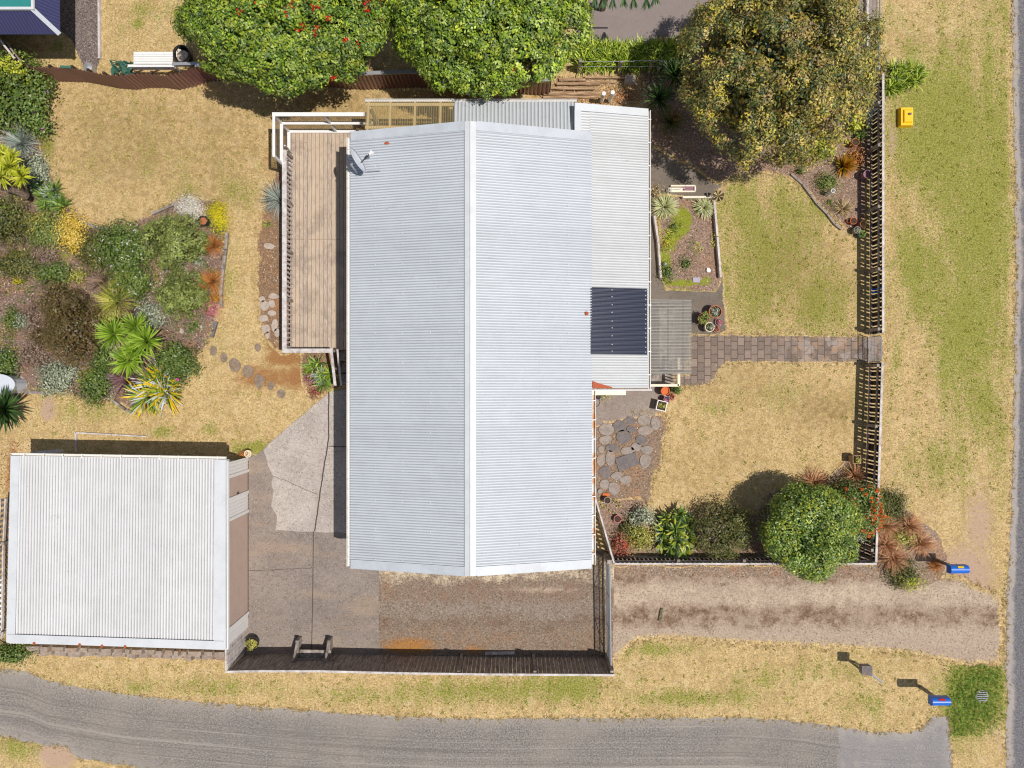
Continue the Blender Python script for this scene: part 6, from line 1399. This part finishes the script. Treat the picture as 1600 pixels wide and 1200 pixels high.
tussock(1100, 325, 14, .25, 'pale', 'pale_tuft', 'smaller cream striped tuft at the top right of the raised bed', 240, .02)
bush(1043, 424, 10, 10, .3, 'green', 'leafy_bush', 'bright green mound at the lower left of the raised bed', size=.045)
bush(1072, 412, 8, 8, .2, 'green', 'small_plant', 'dull green plant in the middle of the raised bed', 'plant', size=.04, gaps=.4)
bush(1052, 354, 6, 4, .15, 'green', 'small_plant', 'tiny dark plant in the green ground cover of the raised bed', 'plant', size=.04)
bush(1040, 379, 4, 3, .12, 'yel', 'yellow_flowers', 'tiny bright yellow flower in the raised bed', 'flowers', size=.03, n=200)
slab('white_stone', 'round white stone at the lower right of the raised bed', blobpts(1106, 423, 4, 4), .1, 'white', 'stone')
slab('lilac_slab', 'small lilac slab at the bottom of the raised bed', [(1082, 434), (1094, 434), (1093, 442), (1083, 441)], .03, 'lilac', 'slab', z0=.02)
x, y = W2(1040, 412, .3); t = thing('garden_ornament', 'small pale grey bird ornament at the left edge of the raised bed', 'ornament', (x, y, 0)); m = MB(); m.lathe((x, y, .08), [(.02, -.08), (.05, 0), (.07, .08), (.05, .16), (.025, .2), (.03, .24), (.01, .27)], 9); m.build('body', 'dish', t)
# ---------------------------------------------------------------- bottom right beds
bush(1000, 806, 18, 16, .5, 'silver', 'silver_bush', 'grey green bush left of the big strap leaved clump in the corner bed', size=.05, gaps=.4)
bush(1000, 838, 20, 20, .5, 'yg', 'leafy_bush', 'mixed pale green shrub between the red plant and the strap leaved clump', size=.05, gaps=.5)
bush(980, 825, 12, 12, .35, 'dusk', 'dark_plant', 'low dark plant between red glazed pot and the mixed shrub', 'plant', size=.045, gaps=.5)
t = bush(972, 852, 15, 16, .45, 'redleaf', 'red_leaved_plant', 'red leaved spiky shrub in the corner by the slanting fence', size=.05, gaps=.4)
t = thing('strappy_clump', 'big green and yellow strap leaved clump in the corner bed', 'clivia', (*W2(1056, 832, .4), 0))
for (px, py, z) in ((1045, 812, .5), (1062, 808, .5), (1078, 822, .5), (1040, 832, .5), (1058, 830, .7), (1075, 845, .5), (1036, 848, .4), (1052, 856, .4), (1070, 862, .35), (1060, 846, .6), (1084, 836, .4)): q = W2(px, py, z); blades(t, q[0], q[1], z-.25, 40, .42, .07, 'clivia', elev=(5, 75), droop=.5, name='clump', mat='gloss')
bush(1128, 826, 44, 44, 1.2, 'dusk', 'airy_bush', 'airy olive brown bush between the strap leaved clump and the glossy tree', size=.045, nlobes=22, gaps=.75, clump=7, n=6500, layers=True, up=.6, lobe=.24)
bush(1112, 822, 26, 30, .9, 'twig', 'twiggy_bush', 'bare twiggy middle of the airy olive bush', size=.04, n=1800, gaps=.6, layers=False)
bush(1336, 795, 44, 44, 1.8, 'green', 'orange_flower_bush', 'feathery green bush with orange flowers beside the front fence corner', size=.06, nlobes=20, gaps=.3, flowers=('orange', 95, .065, (.25, -.25, .8)))
tussock(1272, 754, 20, .4, 'tuss', 'brown_tussock', 'pinkish brown tussock above the glossy round tree', 260)
tussock(1336, 744, 18, .4, 'tuss', 'brown_tussock', 'pinkish brown tussock above the orange flowered bush by the fence', 220)
for (px, py, r, lb) in ((1384, 822, 19, 'brown tussock touching the front fence outside, upper left of its group'), (1420, 822, 20, 'brown tussock at the upper right of the group outside the fence'), (1384, 852, 20, 'brown tussock in the middle left of the group outside the fence'), (1438, 849, 20, 'brown tussock farthest from the fence in its group'), (1394, 872, 22, 'brown tussock at the bottom of the group outside the fence corner')):
    tussock(px, py, r, .4, 'tuss', 'brown_tussock', lb, 260)
bush(1392, 790, 24, 26, .35, 'dusk', 'low_shrub', 'low mottled brown green shrub outside the fence above the brown tussocks', size=.045, gaps=.6, flowers=('redleaf', 12, .03, (0, 0, 1)))
bush(1412, 838, 18, 14, .3, 'yg', 'low_shrub', 'yellow green succulent shrub among the brown tussocks', size=.045, gaps=.4)
bush(1412, 895, 24, 20, .35, 'dusk', 'low_shrub', 'low green shrub below the brown tussocks at the drive edge', size=.05, gaps=.6)
bush(1422, 908, 18, 8, .3, 'lime', 'low_shrub', 'bright yellow green strip at the bottom of the low green shrub', size=.045)
tussock(1462, 884, 10, .25, 'rust', 'dry_tussock', 'small orange brown tuft left of the upper blue mailbox', 120)
bush(1338, 832, 16, 12, .6, 'silver', 'silver_bush', 'bluish silver foliage between the glossy tree and the fence', size=.05, gaps=.4)

# ---------------------------------------------------------------- pots
def pot(px, py, r, h, mat, label, name='plant_pot', fill=None, square=False, rot=0, soil=True, cat='pot', n=300):
    x, y = W2(px, py, h); R = r*(H-h)/F; t = thing(name, label, cat, (x, y, 0)); seg = 4 if square else 24; k = 1.3 if square else 1
    m = MB(); m.lathe((x, y, 0), [(R*.7*k, 0), (R*.95*k, h*.8), (R*k, h*.82), (R*k, h), (R*.86*k, h), (R*.84*k, h*.86)], seg, rot=rot); m.build('pot', mat, t)
    if soil: m = MB(); m.lathe((x, y, h*.86), [(R*.85*k, 0), (R*.6*k, .01)], seg, rot=rot); m.build('soil', 'soil', t)
    if fill: crown(t, x, y, h*.9, R*fill[1], R*fill[1], fill[2], fill[0], n, .045, 6, lobe=.5, spread=.03, layers=False, name='plant')
    return t
pot(1118, 487, 10.5, .4, 'terra', 'largest round terracotta pot with pinkish succulents by the front path', fill=('silver', .8, .06), n=200)
pot(1100, 497, 9, .4, 'terra', 'brown pot with spilling grey green plant left of the largest terracotta pot', fill=('olive', 1.05, .3), n=500)
pot(1109, 511, 7.5, .38, 'creampot', 'cream rimmed pot below the two brown ones by the path', fill=('silver', .7, .1), n=160)
pot(1119, 514, 5, .12, 'redpot', 'small low red dish beside the cream rimmed pot', fill=('redleaf', .8, .06), n=100)
pot(1123, 503, 6, .1, 'greypot', 'shallow grey tray of succulents between the cream pot and the largest one', fill=('pink', .9, .05), n=160)
pot(1040, 611, 7, .42, 'terra_o', 'round orange lidded pot below the porch', soil=False)
pot(1056, 608, 6, .4, 'greypot', 'pot overflowing with green foliage below the porch post', fill=('green', 1.3, .3), n=600)
pot(1034, 634, 8.5, .42, 'white', 'square white planter turned on its corner at the concrete edge', square=True, rot=.55, fill=('yg', .5, .12), n=160)
pot(1042, 624, 5, .35, 'bluepot', 'blue glazed pot between the orange pot and the square white planter', fill=('pink', .9, .06), n=90)
pot(1050, 620, 4.5, .2, 'redpot', 'small pink potted succulent right of the blue glazed pot', fill=('redleaf', 1.2, .1), n=140)
pot(935, 620, 4.5, .3, 'bluepot', 'small dark blue pot with grey top against the house wall', fill=None)
bush(942, 616, 5, 4, .3, 'yg', 'small_plant', 'small yellow green plant right of the dark blue pot at the house', 'plant', size=.04)
x, y = W2(930, 628, .3); t = thing('hose_hoop', 'thin black hose loop hanging at the house wall', 'hose', (x, y, 0)); m = MB(); m.tube([(x+.16*math.cos(a), y+.16*math.sin(a), .3) for a in np.linspace(-1.6, 1.6, 12)], .012, 6); m.tube([(x, y+.16, .3), (x, y+.16, .0)], .012, 6); m.build('hose', 'black', t)
pot(949, 782, 5.5, .3, 'greypot', 'round grey ringed pot at the top of the slanting fence')
pot(965, 811, 6, .22, 'redpot', 'round red glazed pot in the corner bed')
x, y = W2(947, 773, .1); t = tag(MB().box(x-.12, x+.12, y-.06, y+.05, 0, .1).build('orange_brick', 'terra_o'), 'single orange brick beside the grey ringed pot', 'brick')
pot(938, 768, 4, .1, 'greypot', 'small flat grey dish left of the orange brick', soil=False)
pot(1339, 718, 7, .45, 'twood', 'square pinkish timber planter beside the front fence', square=True, rot=.785, fill=('yg', .6, .12), n=160)
pot(1337, 222, 6, .35, 'terra', 'brown terracotta pot under the green plants near the front fence')
pot(1334, 345, 5.5, .2, 'terra_o', 'bright orange glazed pot pair near the bottom of the tree bed', fill=None)
pot(1326, 345, 3, .12, 'terra_o', 'tiny orange pot left of the bright orange one', fill=None)
pot(1350, 350, 6, .35, 'terra', 'brown pot in the fence shadow beside the orange pots', fill=('brownb', .9, .15), n=160)
pot(1340, 359, 5.5, .3, 'greypot', 'grey white pot below the brown one in the fence shadow', fill=('silver', .6, .08), n=100)
pot(1347, 366, 5, .25, 'greenp', 'green pot below the grey white one at the fence', fill=('flax', 1.0, .15), n=140)
pot(1355, 272, 6, .4, 'purple', 'mauve glazed pot in the stripes of fence shadow', soil=False)
x, y = W2(1302, 298, .5); t = thing('white_pipe', 'upright white pipe stub standing in the olive cushion plant', 'pipe', (x, y, 0)); m = MB(); m.lathe((x, y, 0), [(.075, 0), (.075, .5), (.06, .5), (.06, .3)], 18); m.build('pipe', 'white', t)
x, y = W2(317, 345, .35); t = thing('hexagonal_planter', 'hexagonal brown planter with black rim between the white and yellow mats', 'planter', (x, y, 0)); m = MB(); m.lathe((x, y, 0), [(.15, 0), (.19, .33), (.19, .36), (.15, .36), (.14, .3)], 6); m.build('planter', 'black', t); m = MB(); m.lathe((x, y, .3), [(.15, 0), (.14, .012)], 6); m.build('top', 'terra', t)
x, y = W2(1057, 183, .3); pot(1057, 183, 5, .3, 'terra_o', 'small orange pot in deep shade under the copper tree')
# half barrel at the garage fence corner, potted plant at the garage top corner
pot(394, 1005, 10, .3, 'black', 'black round pot with yellow green plant at the south end of the garage wall', fill=('yg', .85, .2), n=500)
x, y = W2(387, 709, .3); t = thing('plant_pot', 'tipped cream pot with dry brown plant at the north corner of the garage', 'pot', (x, y, 0)); m = MB(); m.lathe((x, y, .02), [(.10, 0), (.13, .25), (.13, .28), (.10, .28), (.09, .2)], 20); m.build('pot', 'creampot', t); crown(t, x-.15, y-.02, .05, .22, .12, .2, 'rust', 300, .045, 6, lobe=.5, spread=.03, layers=False, name='plant')

# ---------------------------------------------------------------- grass blades, litter, pebbles (stuff)
NOG = [p for (nme, p) in SHEETS]
def scatter(n, box, avoid=True, inside=None):
    x0, y0, x1, y1 = box; a, b = W2(x0, y1), W2(x1, y0); P = np.stack([rng.uniform(a[0], b[0], n), rng.uniform(a[1], b[1], n)], 1)
    ok = np.ones(n, bool)
    if avoid:
        for p in NOG: ok &= ~pip(P, p)
    if inside is not None: ok &= pip(P, inside)
    ok &= ~((P[:, 0] > -5) & (P[:, 0] < 4.2) & (P[:, 1] > -5.3) & (P[:, 1] < 8.4)); ok &= ~((P[:, 0] > -15.6) & (P[:, 0] < -9.4) & (P[:, 1] > -8.1) & (P[:, 1] < -2.6))
    return P[ok]
def flat_bits(name, P, pal, L, asp, tilt, mat, z=.02, label=None, cols=None):
    n = len(P); C = np.hstack([P, np.full((n, 1), z)]); N_ = unit(rng.normal(size=(n, 3))*tilt+np.array([0, 0, 1])); s = L*rng.uniform(.6, 1.4, n)
    o = leaf_mesh(name, C, N_, s, s*asp, pick(pal, n, .2) if cols is None else cols, mat); return tag(o, label, None, None, 'stuff')
P = scatter(120000, (-10, -10, 1600, 1210)); gm = blobs(P, G_BL); isg = rng.random(len(P)) < gm*.9
c = np.where(isg[:, None], pick('dryg', len(P), .25), pick('dry', len(P), .25))
keep = rng.random(len(P)) < np.clip(.45+gm, 0, .8); flat_bits('grass', P[keep], 'dry', .07, .16, .7, 'grass', .025, cols=c[keep])
q = scatter(5200, (1478, 1036, 1574, 1150)); gq = blobs(q, G_BL); q = q[rng.random(len(q)) < gq**1.5]
flat_bits('long_grass', q, 'flax', .14, .14, .9, 'grass', .06)
gb = [p for (n_, p) in SHEETS if n_ == 'garden_bed'][0]
def creep(name, poly, n, pals, thr, seed, size=.06):
    lo, hi = poly.min(0), poly.max(0); q = rng.uniform(lo, hi, (n, 2)); q = q[pip(q, poly)]
    nv = np.array([mnoise.noise(Vector((a*1.1+seed, b*1.1, seed)))+.5*mnoise.noise(Vector((a*3.3, b*3.3, seed+5))) for a, b in q]); q = q[nv > thr]
    tn = np.array([mnoise.noise(Vector((a*.8, b*.8, seed+9))) for a, b in q]); k = ((tn+.5)*len(pals)).clip(0, len(pals)-.01).astype(int)
    cols = np.zeros((len(q), 3))
    for i, pl in enumerate(pals): cols[k == i] = pick(pl, int((k == i).sum()), .3)
    C = np.hstack([q, rng.uniform(.03, .16, (len(q), 1))]); s_ = size*rng.uniform(.6, 1.4, len(q))
    tag(leaf_mesh(name, C, unit(rng.normal(size=(len(q), 3))*.6+np.array([0, 0, 1])), s_, s_*.5, cols, 'matt'), kind='stuff')
creep('ground_cover', gb, 60000, ['dusk', 'green', 'yg', 'silver', 'brownb'], .16, 3)
creep('dead_stems', gb, 26000, ['twig', 'brownb', 'dry'], .12, 17, .07)
creep('ground_cover', [p for (n_, p) in SHEETS if n_ == 'corner_bed'][0], 12000, ['dusk', 'yg', 'green'], .1, 8)
creep('ground_cover', [p for (n_, p) in SHEETS if n_ == 'raised_bed'][0], 3000, ['yg', 'green', 'lime'], .15, 12, .05)
wq = np.concatenate([scatter(420, (0, 1005, 1480, 1140)), scatter(420, (1385, 0, 1575, 780)), scatter(160, (1130, 280, 1345, 520)), scatter(50, (1020, 575, 1345, 760)), scatter(110, (60, 130, 430, 340)), scatter(110, (40, 610, 500, 700))])
wq = np.repeat(wq, 9, 0)+rng.normal(size=(len(wq)*9, 2))*.035
flat_bits('weeds', wq, 'dryg', .05, .4, .4, 'matt', .028)
# ragged tufts along the road and drive edges
ed = []
for (nme, poly) in SHEETS:
    if nme in ('road', 'driveway', 'paved_path', 'garden_bed', 'patio_bed', 'tree_bed', 'deck_border'):
        dens = 16 if nme in ('road', 'driveway') else 16
        for i in range(len(poly)):
            a, b = poly[i], poly[(i+1) % len(poly)]; L = np.hypot(*(b-a)); k = rng.poisson(L*dens); ed.append(a+(b-a)*rng.random((k, 1))+rng.normal(size=(k, 2))*.06)
P = np.concatenate(ed); P = P[(np.abs(P[:, 0]) < 19) & (np.abs(P[:, 1]) < 14)]; ok = ~((P[:, 0] > -5) & (P[:, 0] < 4.2) & (P[:, 1] > -5.3) & (P[:, 1] < 8.4)); P = P[ok]
P = np.repeat(P, 5, 0)+rng.normal(size=(len(P)*5, 2))*.03
flat_bits('grass_tufts', P, 'dry', .085, .16, .5, 'grass', .03)
bed = [p for (n_, p) in SHEETS if n_ in ('garden_bed', 'tree_bed', 'corner_bed', 'verge_bed', 'patio_bed', 'raised_bed', 'deck_border')]
L_ = []
for p in bed:
    lo, hi = p.min(0), p.max(0); n = int((hi-lo).prod()*95); q = rng.uniform(lo, hi, (n, 2)); L_.append(q[pip(q, p)])
P = np.concatenate(L_); q = scatter(2600, (840, 120, 1040, 165), False); P = np.concatenate([P, q]); q = scatter(1800, (-5, 690, 60, 1010), False); P = np.concatenate([P, q])
flat_bits('leaf_litter', P, 'litter', .055, .5, .5, 'matt', .035)
L_ = []
for (n_, p) in SHEETS:
    if n_ in ('driveway', 'yard', 'gravel_path'):
        lo, hi = p.min(0), p.max(0); n = int((hi-lo).prod()*(170 if n_ != 'driveway' else 90)); q = rng.uniform(lo, hi, (n, 2)); L_.append(q[pip(q, p)])
P = np.concatenate(L_); flat_bits('pebbles', P, 'pebble', .03, .8, .5, 'matt', .025)
